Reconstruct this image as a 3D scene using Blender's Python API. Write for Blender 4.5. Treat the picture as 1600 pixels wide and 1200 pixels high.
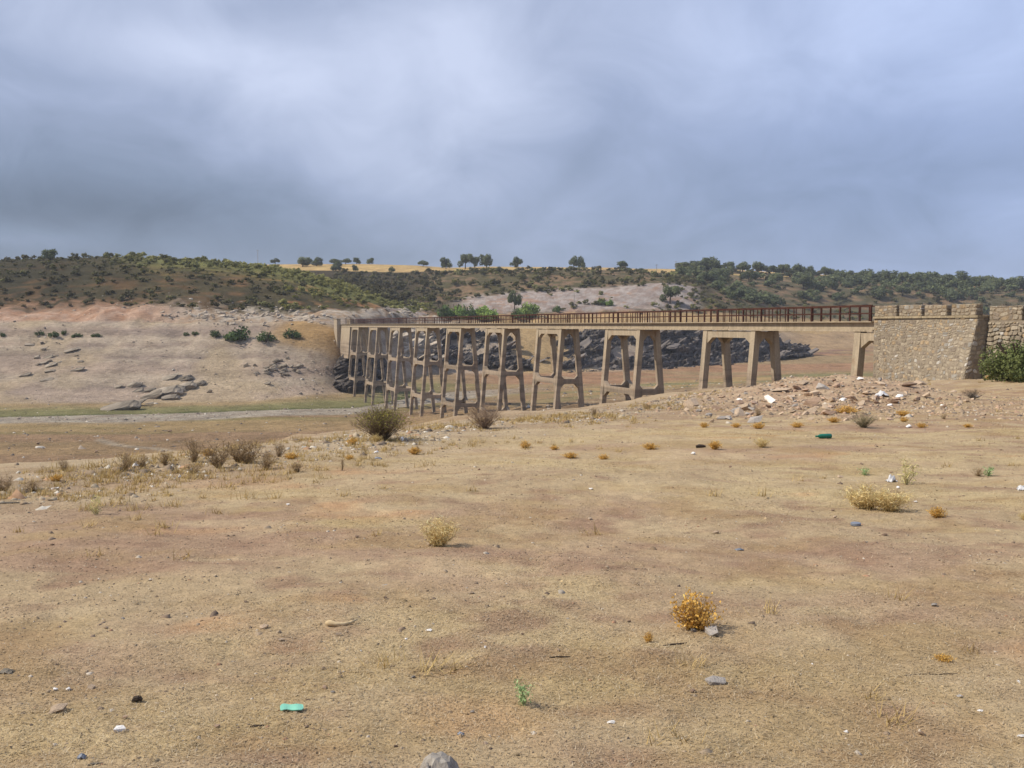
import bpy, bmesh, math
import numpy as np
from mathutils import Vector, Matrix

for o in list(bpy.data.objects):
    bpy.data.objects.remove(o)
scene = bpy.context.scene
COL = scene.collection
R = math.radians

# ------------------------------------------------------------------ camera
EYE = 1.6
FPX = 1600.0                      # focal length in pixels of the 1600x1200 photograph
PITCH = math.atan(92.0 / FPX)
cam_d = bpy.data.cameras.new("camera")
cam_d.sensor_width = 36.0
cam_d.lens = 36.0 * FPX / 1600.0
cam_d.clip_start = 0.1
cam_d.clip_end = 6000
cam = bpy.data.objects.new("camera", cam_d)
COL.objects.link(cam)
cam.location = (0, 0, EYE)
cam.rotation_euler = (R(90) - PITCH, 0, 0)
scene.camera = cam

# ------------------------------------------------------------------ sun, sky, exposure
SUN_EL, SUN_AZ = R(47), R(-97)    # azimuth measured from +Y (view direction) towards +X
SUN_DIR = Vector((math.sin(SUN_AZ) * math.cos(SUN_EL), math.cos(SUN_AZ) * math.cos(SUN_EL), math.sin(SUN_EL)))
sun_d = bpy.data.lights.new("sun", 'SUN')
sun_d.energy = 5.0
sun_d.angle = R(0.6)
sun_d.color = (1.0, 0.93, 0.82)
sun = bpy.data.objects.new("sun", sun_d)
COL.objects.link(sun)
sun.rotation_euler = SUN_DIR.to_track_quat('Z', 'Y').to_euler()

scene.view_settings.view_transform = 'Standard'
scene.view_settings.look = 'None'
scene.view_settings.exposure = 0.0
scene.view_settings.gamma = 1.0
scene.view_settings.use_curve_mapping = False


class NT:
    """small helper to write node trees"""
    def __init__(self, tree):
        self.t = tree

    def n(self, typ, _out=0, _ins=None, **kw):
        nd = self.t.nodes.new(typ)
        for k, v in kw.items():
            setattr(nd, k, v)
        if _ins:
            for k, v in _ins.items():
                s = nd.inputs[k]
                if isinstance(v, bpy.types.NodeSocket):
                    self.t.links.new(v, s)
                else:
                    s.default_value = v
        return nd.outputs[_out]

    def m(self, op, a, b=0.0, c=0.0, clamp=False):
        return self.n('ShaderNodeMath', 0, {0: a, 1: b, 2: c}, operation=op, use_clamp=clamp)

    def mix(self, f, a, b, blend='MIX'):
        nd = self.t.nodes.new('ShaderNodeMix')
        nd.data_type = 'RGBA'
        nd.blend_type = blend
        for s, v in ((nd.inputs[0], f), (nd.inputs[6], a), (nd.inputs[7], b)):
            if isinstance(v, bpy.types.NodeSocket):
                self.t.links.new(v, s)
            else:
                s.default_value = v if isinstance(v, float) else tuple(v) + ((1.0,) if len(v) == 3 else ())
        return nd.outputs[2]

    def ramp(self, f, stops, interp='LINEAR'):
        nd = self.t.nodes.new('ShaderNodeValToRGB')
        nd.color_ramp.interpolation = interp
        el = nd.color_ramp.elements
        while len(el) < len(stops):
            el.new(0.5)
        for e, (p, c) in zip(el, stops):
            e.position = p
            e.color = (c[0], c[1], c[2], 1) if not isinstance(c, (int, float)) else (c, c, c, 1)
        self.t.links.new(f, nd.inputs[0])
        return nd.outputs[0]

    def noise(self, vec, scale, detail=4.0, rough=0.55, out=0, dist=0.0):
        return self.n('ShaderNodeTexNoise', out, {'Vector': vec, 'Scale': scale, 'Detail': detail, 'Roughness': rough, 'Distortion': dist})


def build_world():
    w = bpy.data.worlds.new("World")
    scene.world = w
    w.use_nodes = True
    w.node_tree.nodes.clear()
    T = NT(w.node_tree)
    sky = T.t.nodes.new('ShaderNodeTexSky')
    sky.sky_type = 'NISHITA'
    sky.sun_disc = False
    sky.sun_elevation = SUN_EL
    sky.sun_rotation = SUN_AZ
    sky.altitude = 700
    sky.dust_density = 1.5
    sky.ozone_density = 1.5
    g = T.n('ShaderNodeTexCoord', 0)
    sep = T.t.nodes.new('ShaderNodeSeparateXYZ')
    T.t.links.new(g, sep.inputs[0])
    x, y, z = sep.outputs
    az = T.m('ARCTAN2', x, y)                       # radians, 0 straight ahead
    el = T.m('ARCSINE', z)
    # cloud layer seen in perspective: flattened towards the horizon
    zz = T.m('ADD', T.m('MAXIMUM', z, 0.0), 0.55)
    pv = T.n('ShaderNodeCombineXYZ', 0, {0: T.m('DIVIDE', x, zz), 1: T.m('DIVIDE', y, zz), 2: 0.3})
    n1 = T.noise(pv, 2.0, 3.0, 0.5, dist=0.4)
    n2 = T.noise(pv, 6.0, 6.0, 0.55, dist=0.5)
    lump = T.m('ADD', T.m('MULTIPLY', T.m('SUBTRACT', n1, 0.5), 0.46), T.m('MULTIPLY', T.m('SUBTRACT', n2, 0.5), 0.46))

    def blob(a0, e0, ra, re, amp):
        da = T.m('DIVIDE', T.m('SUBTRACT', az, R(a0)), R(ra))
        de = T.m('DIVIDE', T.m('SUBTRACT', el, R(e0)), R(re))
        q = T.m('ADD', T.m('MULTIPLY', da, da), T.m('MULTIPLY', de, de))
        return T.m('MULTIPLY', T.m('EXPONENT', T.m('MULTIPLY', q, -1.0)), amp)
    rise = T.n('ShaderNodeMapRange', 0, {0: el, 1: 0.0, 2: R(17), 3: 0.46, 4: 0.72}, interpolation_type='SMOOTHSTEP')
    v = T.m('ADD', rise, lump)
    for b in ((-4, 12.5, 9.5, 5.5, 0.20), (-26, 9, 11, 7, -0.08), (-22, 6.0, 11, 1.9, -0.34), (-23, 3.6, 12, 1.2, -0.16), (-16, 14.0, 7, 1.5, 0.16), (-16, 17.2, 3, 1.0, 0.14), (-21, 9.0, 9, 2.6, -0.16), (13, 8.0, 8, 2.0, -0.10),
              (-13, 17.3, 5, 1.2, -0.14), (-5, 7.5, 6, 3, 0.10), (-25, 4.3, 5, 0.6, 0.16), (16, 15, 9, 4, 0.10), (2, 4, 8, 2, -0.05)):
        v = T.m('ADD', v, blob(*b))
    cloud = T.ramp(T.m('MULTIPLY', v, 1.0, clamp=True),
                   [(0.05, (0.110, 0.142, 0.208)), (0.36, (0.228, 0.285, 0.410)), (0.62, (0.385, 0.455, 0.64)), (0.92, (0.67, 0.745, 0.96))])
    # thinner cloud with some blue shining through on the right
    blue = T.n('ShaderNodeMapRange', 0, {0: az, 1: R(-4), 2: R(26), 3: 0.0, 4: 0.55}, interpolation_type='SMOOTHSTEP')
    cloud = T.mix(blue, cloud, T.mix(1.0, cloud, (0.88, 1.0, 1.20), 'MULTIPLY'))
    cl10 = T.mix(1.0, cloud, (10.0, 10.0, 10.0), 'MULTIPLY')
    col = T.mix(0.88, sky.outputs[0], cl10)
    bg = T.t.nodes.new('ShaderNodeBackground')
    bg.inputs[1].default_value = 0.1
    T.t.links.new(col, bg.inputs[0])
    out = T.t.nodes.new('ShaderNodeOutputWorld')
    T.t.links.new(bg.outputs[0], out.inputs[0])


build_world()

# ------------------------------------------------------------------ numeric helpers
rng = np.random.default_rng(7)


def hash2(ix, iy, seed):
    h = (ix.astype(np.int64) * 374761393 + iy.astype(np.int64) * 668265263 + seed * 982451653) & 0xFFFFFFFF
    h = ((h ^ (h >> 13)) * 1274126177) & 0xFFFFFFFF
    h = h ^ (h >> 16)
    return (h & 0xFFFFFF) / float(0xFFFFFF)


def vnoise(x, y, seed=0):
    x = np.asarray(x, float); y = np.asarray(y, float)
    ix = np.floor(x); iy = np.floor(y)
    fx = x - ix; fy = y - iy
    fx = fx * fx * (3 - 2 * fx); fy = fy * fy * (3 - 2 * fy)
    a = hash2(ix, iy, seed); b = hash2(ix + 1, iy, seed)
    c = hash2(ix, iy + 1, seed); d = hash2(ix + 1, iy + 1, seed)
    return (a + (b - a) * fx) * (1 - fy) + (c + (d - c) * fx) * fy     # 0..1


def fbm(x, y, seed=0, octaves=4, gain=0.5):
    s = 0.0; a = 1.0; tot = 0.0
    x = np.asarray(x, float); y = np.asarray(y, float)
    for i in range(octaves):
        s = s + a * vnoise(x * 2 ** i + 17.3 * i, y * 2 ** i - 9.1 * i, seed + i)
        tot += a; a *= gain
    return s / tot


def sst(a, b, x):
    t = np.clip((x - a) / (b - a), 0, 1)
    return t * t * (3 - 2 * t)


CP, SP = math.cos(PITCH), math.sin(PITCH)


def ray(px, py):
    """slope of the sight line through a photograph pixel: X/Y and (z-EYE)/Y"""
    cx = (px - 800.0) / FPX; cy = (600.0 - py) / FPX
    den = CP + cy * SP
    return cx / den, (cy * CP - SP) / den


def S(r, g, b, k=1.6):
    """surface colour from the sRGB value a lit surface shows"""
    out = []
    for v in (r, g, b):
        v /= 255.0
        l = v / 12.92 if v <= 0.04045 else ((v + 0.055) / 1.055) ** 2.4
        out.append(l / k)
    return np.array(out)


# ------------------------------------------------------------------ terrain
# break lines of the land: each a list of (photo column, distance, photo row) or (photo column, distance, ('z', height))
GR = 0.034
LINES = [
    # back of the plateau, behind the photographer
    [(-4000, -25, ('z', 0.85)), (800, -25, ('z', 0.85)), (5600, -25, ('z', 0.85))],
    # plateau edge
    [(-2600, 9, None), (-600, 11, None), (0, 13, None), (300, 15.8, None), (450, 18, None), (600, 21.3, None), (750, 25, None), (900, 29.4, None),
     (1000, 33, None), (1100, 44, None), (1200, 56, None), (1300, 64, None), (1400, 64, None), (1600, 62, None), (2600, 60, None)],
    # middle of the near bank
    [(-600, 34, ('z', -7)), (0, 38, ('z', -7.2)), (300, 46, ('z', -8)), (600, 70, ('z', -8.6)), (700, 85, ('z', -9.3)), (850, 76, ('z', -6.4)),
     (1000, 104, ('z', -6.8)), (1130, 88, ('z', -4.75)), (1250, 84, ('z', -3.9)), (1365, 84, ('z', -3.6)), (1600, 90, ('z', -4.5)), (2600, 90, ('z', -5))],
    # foot of the near bank
    [(-600, 66, ('z', -13.8)), (0, 70, ('z', -13.9)), (300, 82, ('z', -13.9)), (600, 125, ('z', -13.8)), (700, 158, ('z', -12.6)), (850, 150, ('z', -10.0)),
     (1000, 205, ('z', -11.6)), (1130, 240, ('z', -12.2)), (1250, 260, ('z', -12.6)), (1365, 270, ('z', -12.6)), (1600, 270, ('z', -12.6)), (2600, 270, ('z', -12.6))],
    # near edge of the gravel river
    [(-600, 160, ('z', -14.4)), (0, 168, 662), (200, 171, 660), (400, 179, 652), (560, 187, 647), (700, 215, ('z', -14.3)), (850, 235, ('z', -13.6)),
     (1000, 262, 603), (1130, 290, 594), (1250, 300, 588), (1365, 305, 585), (1600, 305, 582), (2600, 305, ('z', -13))],
    # far edge of the river
    [(-600, 175, ('z', -14.6)), (0, 181, 652), (200, 186, 648), (400, 196, 641), (560, 205, 637), (700, 250, ('z', -14.6)), (850, 262, ('z', -14.2)),
     (1000, 285, 598), (1130, 312, 588), (1250, 325, 580), (1365, 330, 577), (1600, 330, 575), (2600, 330, ('z', -12.5))],
    # foot of the far slope
    [(-600, 205, 632), (0, 207, 630), (200, 208, 629), (400, 212, 626), (500, 226, 615), (540, 236, 614), (600, 262, 600), (660, 300, 584), (700, 310, 582), (850, 312, 583),
     (1000, 330, 578), (1130, 358, 566), (1250, 395, 550), (1365, 420, 540), (1600, 430, 535), (2600, 430, 530)],
    # top of the slope, high-water mark
    [(-600, 255, 512), (0, 257, 509), (200, 258, 505), (400, 258, 507), (500, 258, 506), (540, 262, 508), (600, 292, 526), (660, 332, 520), (700, 338, 518), (850, 342, 522),
     (1000, 356, 515), (1130, 386, 516), (1250, 440, 524), (1365, 462, 520), (1600, 466, 516), (2600, 466, 516)],
    # foot of the scrub
    [(-600, 268, 490), (0, 270, 487), (200, 271, 481), (300, 271, 483), (400, 273, 493), (480, 275, 492), (540, 285, 488), (600, 318, 484), (660, 365, 496), (700, 372, 497),
     (850, 386, 492), (1000, 400, 490), (1130, 422, 490), (1250, 470, 500), (1365, 495, 503), (1600, 500, 503), (2600, 500, 503)],
    # crest of the left hill, upper edge of the pale cut on the right
    [(-600, 380, 414), (0, 380, 408), (100, 380, 405), (200, 378, 404), (300, 374, 409), (400, 366, 417), (470, 358, 427), (540, 352, 448), (590, 356, 468), (640, 384, 484), (700, 425, 470),
     (760, 430, 460), (850, 440, 453), (950, 446, 448), (1000, 450, 444), (1050, 455, 441), (1100, 462, 452), (1130, 470, 464), (1250, 510, 478), (1365, 530, 482), (1600, 535, 484), (2600, 535, 484)],
    # hollow behind the left hill, scrub slope on the right
    [(-600, 430, ('z', 22)), (0, 430, ('z', 22)), (200, 430, ('z', 22)), (400, 430, ('z', 16)), (500, 450, 438), (560, 460, 446), (620, 470, 452), (700, 480, 434), (850, 495, 424),
     (950, 500, 424), (1060, 520, 430), (1130, 540, 440), (1250, 555, 450), (1365, 560, 456), (1600, 565, 462), (2600, 565, 462)],
    # lower edge of the stubble field
    [(-600, 560, ('z', 29)), (0, 560, ('z', 29)), (400, 560, 424), (500, 560, 421), (600, 562, 424), (700, 565, 423.5), (850, 570, 421), (950, 575, 422), (1060, 585, 426.5),
     (1130, 590, 430), (1250, 600, 438), (1365, 600, 442), (1600, 600, 450), (2600, 600, 455)],
    # skyline
    [(-600, 660, ('z', 33)), (0, 660, ('z', 33)), (400, 660, 415), (450, 660, 414), (560, 660, 413.5), (650, 660, 417), (700, 660, 420.5), (760, 660, 417.5), (900, 660, 419),
     (1000, 660, 422), (1060, 660, 422), (1130, 660, 421), (1250, 660, 428), (1365, 660, 433), (1500, 660, 440), (1600, 660, 445), (2600, 660, 455)],
    # land falling away beyond
    [(-600, 1100, ('z', 36)), (800, 1100, ('z', 36)), (1600, 1100, ('z', 28)), (2600, 1100, ('z', 24))],
]
YOFF = 30.0
CTAB = np.linspace(-1.25, 1.25, 1001)
YT, ZT = [], []
for li, line in enumerate(LINES):
    cs, ys, zs = [], [], []
    for (px, Y, spec) in line:
        if li == 0:
            c = (px - 800) / 1600.0
            z = spec[1]
        else:
            if spec is None:
                z = -GR * Y
                u, _ = ray(px, 640)
            elif isinstance(spec, tuple):
                z = spec[1]
                u, _ = ray(px, 520)
            else:
                u, s = ray(px, spec)
                z = EYE + s * Y
            c = u * Y / (Y + YOFF)
        cs.append(c); ys.append(Y); zs.append(z)
    o = np.argsort(cs)
    cs = np.array(cs)[o]; ys = np.array(ys, float)[o]; zs = np.array(zs)[o]
    yt = np.interp(CTAB, cs, ys); zt = np.interp(CTAB, cs, zs)
    ker = np.exp(-0.5 * (np.arange(-12, 13) / (3.0 if li > 1 else 2.0)) ** 2); ker /= ker.sum()
    YT.append(np.convolve(np.pad(yt, 12, mode='edge'), ker, 'valid'))
    ZT.append(np.convolve(np.pad(zt, 12, mode='edge'), ker, 'valid'))
NL = len(LINES)

# rubble mound on the plateau near the abutment: centre, radii, height
MOUNDS = [((12.4, 40.0), (4.0, 3.0), 0.80), ((14.8, 42.5), (2.2, 2.0), 0.45), ((9.2, 37.5), (3.0, 2.2), 0.15), ((27.0, 55.0), (10.0, 9.0), 0.50)]


def land(X, Y):
    """height of the land and position between the break lines (0 .. NL-1)"""
    X = np.asarray(X, float); Y = np.asarray(Y, float)
    c = X / (Y + YOFF)
    ys = [np.interp(c, CTAB, t) for t in YT]
    zs = [np.interp(c, CTAB, t) for t in ZT]
    for i in range(1, NL):
        ys[i] = np.maximum(ys[i], ys[i - 1] + 1.0)
    d = [(zs[i + 1] - zs[i]) / (ys[i + 1] - ys[i]) for i in range(NL - 1)]
    m = [d[0]]
    for i in range(1, NL - 1):
        same = d[i - 1] * d[i] > 0
        with np.errstate(divide='ignore', invalid='ignore'):
            h = np.where(same, 2 * d[i - 1] * d[i] / (d[i - 1] + d[i]), 0.0)
        m.append(np.nan_to_num(h))
    m.append(d[-1])
    m[1] = d[0] + 0 * m[1]
    z = zs[0] + d[0] * (Y - ys[0])
    t = (Y - ys[0]) / (ys[1] - ys[0])
    for i in range(NL - 1):
        sel = (Y >= ys[i]) if i < NL - 2 else (Y >= ys[i])
        H = ys[i + 1] - ys[i]
        q = np.clip((Y - ys[i]) / H, 0, 1)
        hz = ((2 * q ** 3 - 3 * q ** 2 + 1) * zs[i] + (q ** 3 - 2 * q ** 2 + q) * H * m[i]
              + (-2 * q ** 3 + 3 * q ** 2) * zs[i + 1] + (q ** 3 - q ** 2) * H * m[i + 1])
        z = np.where(sel, hz, z)
        t = np.where(sel, i + q, t)
    # relief of its own
    near = 1 - sst(0.75, 1.3, t)
    z = z + near * ((fbm(X * 0.22, Y * 0.22, 3, 3) - 0.5) * 0.22 * sst(2, 12, np.abs(Y)) + (fbm(X * 1.3, Y * 1.3, 5, 3) - 0.5) * 0.07
                    + (fbm(X * 5, Y * 5, 8, 3) - 0.5) * 0.036 * (1 - sst(10, 25, Y)))
    bank = sst(1.0, 1.3, t) * (1 - sst(2.8, 3.3, t))
    z = z + bank * (fbm(X * 0.35, Y * 0.35, 11, 4) - 0.5) * 0.9
    floor = sst(2.8, 3.2, t) * (1 - sst(5.7, 6.2, t))
    z = z + floor * (fbm(X * 0.05, Y * 0.05, 21, 4) - 0.5) * 0.5
    slope = sst(6.0, 6.5, t) * (1 - sst(7.8, 8.2, t))
    z = z + slope * ((fbm(X * 0.06, Y * 0.06, 31, 6, 0.55) - 0.5) * 2.2 + (np.abs(vnoise(X * 0.16 + z * 0.1, Y * 0.04, 35) - 0.5)) * 1.4)
    z = z + slope * (0.20 * np.sin(z * 2.9 + 5 * fbm(X * 0.02, Y * 0.02, 36, 3)) + 0.10 * np.sin(z * 7.3 + 4 * fbm(X * 0.03, Y * 0.03, 37, 2)))
    scarp = sst(7.0, 7.3, t) * (1 - sst(8.0, 8.6, t))
    z = z + scarp * ((fbm(X * 0.22, Y * 0.10, 41, 4) - 0.5) * 2.6)
    hill = sst(8.2, 8.9, t) * (1 - sst(11.5, 12.0, t))
    z = z + hill * (fbm(X * 0.03, Y * 0.03, 51, 4) - 0.5) * 2.2
    for (mx, my), (rx, ry), hh in MOUNDS:
        q = ((X - mx) / rx) ** 2 + ((Y - my) / ry) ** 2
        z = z + hh * np.exp(-q * 0.9) * (0.8 + 0.5 * fbm(X * 0.9, Y * 0.9, 61, 3))
    return z, t


def gz(x, y):
    return float(land(np.array([x]), np.array([y]))[0][0])


_SY = np.concatenate([np.arange(2.6, 30, 0.02), np.geomspace(30, 900, 2600)])


def hit(px, py, ymin=0.0, ymax=1e9):
    """where the sight line through a pixel meets the land"""
    u, s = ray(px, py)
    ys = _SY[(_SY >= ymin) & (_SY <= ymax)]
    z, t = land(ys * u, ys)
    below = z >= EYE + s * ys
    i = int(np.argmax(below)) if below.any() else int(np.argmin(np.abs(z - EYE - s * ys)))
    return Vector((u * ys[i], ys[i], z[i]))


# ------------------------------------------------------------------ mesh helpers
def mesh_np(name, V, faces, col=None, smooth=False):
    """faces: list of int arrays (n,3) / (n,4)"""
    me = bpy.data.meshes.new(name)
    V = np.asarray(V, np.float32)
    me.vertices.add(len(V))
    me.vertices.foreach_set('co', V.ravel())
    faces = [np.asarray(f, np.int32) for f in faces if len(f)]
    loops = np.concatenate([f.ravel() for f in faces])
    tot = np.concatenate([np.full(len(f), f.shape[1], np.int32) for f in faces])
    start = np.concatenate([[0], np.cumsum(tot)[:-1]]).astype(np.int32)
    me.loops.add(len(loops))
    me.loops.foreach_set('vertex_index', loops)
    me.polygons.add(len(tot))
    me.polygons.foreach_set('loop_start', start)
    if smooth:
        me.polygons.foreach_set('use_smooth', np.ones(len(tot), bool))
    me.update(calc_edges=True)
    if col is not None:
        a = me.color_attributes.new('Col', 'FLOAT_COLOR', 'POINT')
        c4 = np.ones((len(V), 4), np.float32); c4[:, :3] = col
        a.data.foreach_set('color', c4.ravel())
    return me


def ob(name, me, mat=None, parent=None, loc=None, rot=None, scale=None):
    o = bpy.data.objects.new(name, me)
    COL.objects.link(o)
    if mat is not None and me is not None and not me.materials:
        me.materials.append(mat)
    if parent is not None:
        o.parent = parent
    if loc is not None: o.location = loc
    if rot is not None: o.rotation_euler = rot
    if scale is not None: o.scale = scale
    return o


def tag(o, label=None, cat=None, group=None, kind=None):
    if label: o['label'] = label
    if cat: o['category'] = cat
    if group: o['group'] = group
    if kind: o['kind'] = kind
    return o


def empty(name, loc=(0, 0, 0), rz=0.0):
    o = bpy.data.objects.new(name, None)
    o.empty_display_size = 0.2
    COL.objects.link(o)
    o.location = loc
    o.rotation_euler = (0, 0, rz)
    return o


class MB:
    """collects polygons for one mesh"""
    def __init__(self):
        self.v = []; self.f = []

    def poly(self, pts, faces):
        b = len(self.v)
        self.v += [tuple(p) for p in pts]
        self.f += [tuple(b + i for i in f) for f in faces]

    def hexa(self, p):
        self.poly(p, [(0, 3, 2, 1), (4, 5, 6, 7), (0, 1, 5, 4), (1, 2, 6, 5), (2, 3, 7, 6), (3, 0, 4, 7)])

    def box(self, a, b):
        (x0, y0, z0), (x1, y1, z1) = a, b
        self.hexa([(x0, y0, z0), (x1, y0, z0), (x1, y1, z0), (x0, y1, z0), (x0, y0, z1), (x1, y0, z1), (x1, y1, z1), (x0, y1, z1)])

    def prism(self, tri0, tri1):
        n = len(tri0)
        self.poly(list(tri0) + list(tri1), [tuple(range(n))[::-1], tuple(range(n, 2 * n))] + [(i, (i + 1) % n, n + (i + 1) % n, n + i) for i in range(n)])

    def tube(self, pts, rad, n=6):
        rings = []
        for i, p in enumerate(pts):
            p = Vector(p)
            a = Vector(pts[max(i - 1, 0)]); c = Vector(pts[min(i + 1, len(pts) - 1)])
            tdir = (c - a).normalized()
            s = tdir.cross(Vector((0.31, 0.77, 0.2))).normalized(); q = tdir.cross(s)
            r = rad[i] if hasattr(rad, '__len__') else rad
            rings.append([p + (s * math.cos(2 * math.pi * k / n) + q * math.sin(2 * math.pi * k / n)) * r for k in range(n)])
        b = len(self.v)
        for rg in rings: self.v += [tuple(p) for p in rg]
        for i in range(len(rings) - 1):
            for k in range(n):
                self.f.append((b + i * n + k, b + i * n + (k + 1) % n, b + (i + 1) * n + (k + 1) % n, b + (i + 1) * n + k))
        self.f.append(tuple(b + k for k in range(n))[::-1])
        self.f.append(tuple(b + (len(rings) - 1) * n + k for k in range(n)))

    def mesh(self, name, recalc=True, smooth=False):
        me = bpy.data.meshes.new(name)
        me.from_pydata(self.v, [], self.f)
        if recalc:
            bm = bmesh.new(); bm.from_mesh(me)
            bmesh.ops.recalc_face_normals(bm, faces=bm.faces)
            bm.to_mesh(me); bm.free()
        if smooth:
            for p in me.polygons: p.use_smooth = True
        return me


# ------------------------------------------------------------------ materials
def new_mat(name):
    m = bpy.data.materials.new(name)
    m.use_nodes = True
    T = NT(m.node_tree)
    b = m.node_tree.nodes['Principled BSDF']
    b.inputs['Specular IOR Level'].default_value = 0.2
    b.inputs['Roughness'].default_value = 0.9
    return m, T, b


def bump(T, b, height, strength, dist):
    nrm = T.n('ShaderNodeBump', 0, {'Strength': strength, 'Distance': dist, 'Height': height})
    T.t.links.new(nrm, b.inputs['Normal'])


def mat_ground():
    m, T, b = new_mat("dry_earth")
    pos = T.n('ShaderNodeNewGeometry', 0)
    col = T.n('ShaderNodeVertexColor', 0, layer_name='Col')
    n_big = T.noise(pos, 0.9, 5, 0.6)
    n_mid = T.noise(pos, 9.0, 5, 0.65)
    n_fine = T.noise(pos, 55.0, 4, 0.7)
    v = T.m('ADD', T.m('MULTIPLY', n_big, 0.35), T.m('ADD', T.m('MULTIPLY', n_mid, 0.7), T.m('MULTIPLY', n_fine, 0.9)))   # mean ~0.97
    k = T.n('ShaderNodeMapRange', 0, {0: v, 1: 0.66, 2: 1.30, 3: 0.68, 4: 1.50})
    c = T.mix(1.0, col, T.n('ShaderNodeCombineColor', 0, {0: k, 1: k, 2: k}), 'MULTIPLY')
    # scattered straw flecks and dark crumbs
    fl = T.noise(pos, 34.0, 3, 0.8)
    straw = T.n('ShaderNodeMapRange', 0, {0: fl, 1: 0.58, 2: 0.70, 3: 0.0, 4: 0.55})
    c = T.mix(straw, c, T.mix(1.0, col, (1.45, 1.45, 1.35), 'MULTIPLY'))
    dk = T.noise(pos, 21.0, 4, 0.75)
    dark = T.n('ShaderNodeMapRange', 0, {0: dk, 1: 0.60, 2: 0.72, 3: 0.0, 4: 0.55})
    c = T.mix(dark, c, T.mix(1.0, col, (0.52, 0.48, 0.45), 'MULTIPLY'))
    T.t.links.new(c, b.inputs['Base Color'])
    b.inputs['Roughness'].default_value = 1.0
    b.inputs['Specular IOR Level'].default_value = 0.05
    bump(T, b, T.m('ADD', T.m('MULTIPLY', n_mid, 0.8), T.m('MULTIPLY', n_fine, 0.35)), 0.9, 0.035)
    return m


def mat_land():
    """far banks and hills: coarser grain"""
    m, T, b = new_mat("bank_earth")
    pos = T.n('ShaderNodeNewGeometry', 0)
    col = T.n('ShaderNodeVertexColor', 0, layer_name='Col')
    n1 = T.noise(pos, 0.16, 6, 0.68)
    n2 = T.noise(T.n('ShaderNodeMapping', 0, {0: pos, 3: (0.5, 0.5, 2.2)}), 1.5, 5, 0.8)
    v = T.m('ADD', T.m('MULTIPLY', n1, 0.8), T.m('MULTIPLY', n2, 0.9))      # mean .85
    k = T.n('ShaderNodeMapRange', 0, {0: v, 1: 0.58, 2: 1.12, 3: 0.55, 4: 1.45})
    c = T.mix(1.0, col, T.n('ShaderNodeCombineColor', 0, {0: k, 1: k, 2: k}), 'MULTIPLY')
    peb = T.n('ShaderNodeTexVoronoi', 0, {'Vector': pos, 'Scale': 0.9, 'Randomness': 1.0})
    sp = T.n('ShaderNodeMapRange', 0, {0: peb, 1: 0.20, 2: 0.10, 3: 0.0, 4: 0.6})
    c = T.mix(sp, c, T.mix(1.0, col, (1.5, 1.5, 1.5), 'MULTIPLY'))
    T.t.links.new(c, b.inputs['Base Color'])
    b.inputs['Roughness'].default_value = 1.0
    b.inputs['Specular IOR Level'].default_value = 0.05
    bump(T, b, v, 1.0, 0.9)
    return m


def mat_vcol(name, rough=0.85, trans=0.0, spec=0.15, grain=0.0, gscale=8.0, bstr=0.0):
    m, T, b = new_mat(name)
    col = T.n('ShaderNodeVertexColor', 0, layer_name='Col')
    b.inputs['Roughness'].default_value = rough
    b.inputs['Specular IOR Level'].default_value = spec
    c = col
    if grain:
        pos = T.n('ShaderNodeTexCoord', 3)
        n = T.noise(pos, gscale, 5, 0.65)
        k = T.n('ShaderNodeMapRange', 0, {0: n, 1: 0.3, 2: 0.7, 3: 1 - grain, 4: 1 + grain})
        c = T.mix(1.0, col, T.n('ShaderNodeCombineColor', 0, {0: k, 1: k, 2: k}), 'MULTIPLY')
        if bstr: bump(T, b, n, bstr, 0.4 / gscale)
    T.t.links.new(c, b.inputs['Base Color'])
    if trans:
        tr = T.t.nodes.new('ShaderNodeBsdfTranslucent')
        T.t.links.new(c, tr.inputs[0])
        mx = T.t.nodes.new('ShaderNodeMixShader'); mx.inputs[0].default_value = trans
        out = T.t.nodes['Material Output']
        T.t.links.new(b.outputs[0], mx.inputs[1]); T.t.links.new(tr.outputs[0], mx.inputs[2])
        T.t.links.new(mx.outputs[0], out.inputs[0])
    return m


def mat_rock(name, base, var=0.35, scale=3.0, strata=0.0, bstr=0.7, light=None, light_amt=0.0, rnd=0.25):
    m, T, b = new_mat(name)
    pos = T.n('ShaderNodeTexCoord', 3)
    n = T.noise(pos, scale, 6, 0.7)
    k = T.n('ShaderNodeMapRange', 0, {0: n, 1: 0.28, 2: 0.72, 3: 1 - var, 4: 1 + var})
    r = T.n('ShaderNodeObjectInfo', 5)
    k = T.m('MULTIPLY', k, T.n('ShaderNodeMapRange', 0, {0: r, 1: 0, 2: 1, 3: 1 - rnd, 4: 1 + rnd}))
    c = T.mix(1.0, tuple(base), T.n('ShaderNodeCombineColor', 0, {0: k, 1: k, 2: k}), 'MULTIPLY')
    h = n
    if strata:
        w = T.noise(T.n('ShaderNodeMapping', 0, {0: pos, 2: (0.2, 0.5, 0.3), 3: (0.6, 0.6, 7.0)}), scale * 0.7, 4, 0.6)
        st = T.n('ShaderNodeMapRange', 0, {0: w, 1: 0.42, 2: 0.58, 3: 1 - strata, 4: 1 + strata * 0.5})
        c = T.mix(1.0, c, T.n('ShaderNodeCombineColor', 0, {0: st, 1: st, 2: st}), 'MULTIPLY')
        h = T.m('ADD', n, T.m('MULTIPLY', w, 0.8))
    if light is not None:
        n2 = T.noise(pos, scale * 0.8, 5, 0.7)
        f = T.n('ShaderNodeMapRange', 0, {0: n2, 1: 0.54, 2: 0.66, 3: 0.0, 4: light_amt})
        c = T.mix(f, c, tuple(light))
    T.t.links.new(c, b.inputs['Base Color'])
    bump(T, b, h, bstr, 0.25 / scale)
    return m


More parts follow.
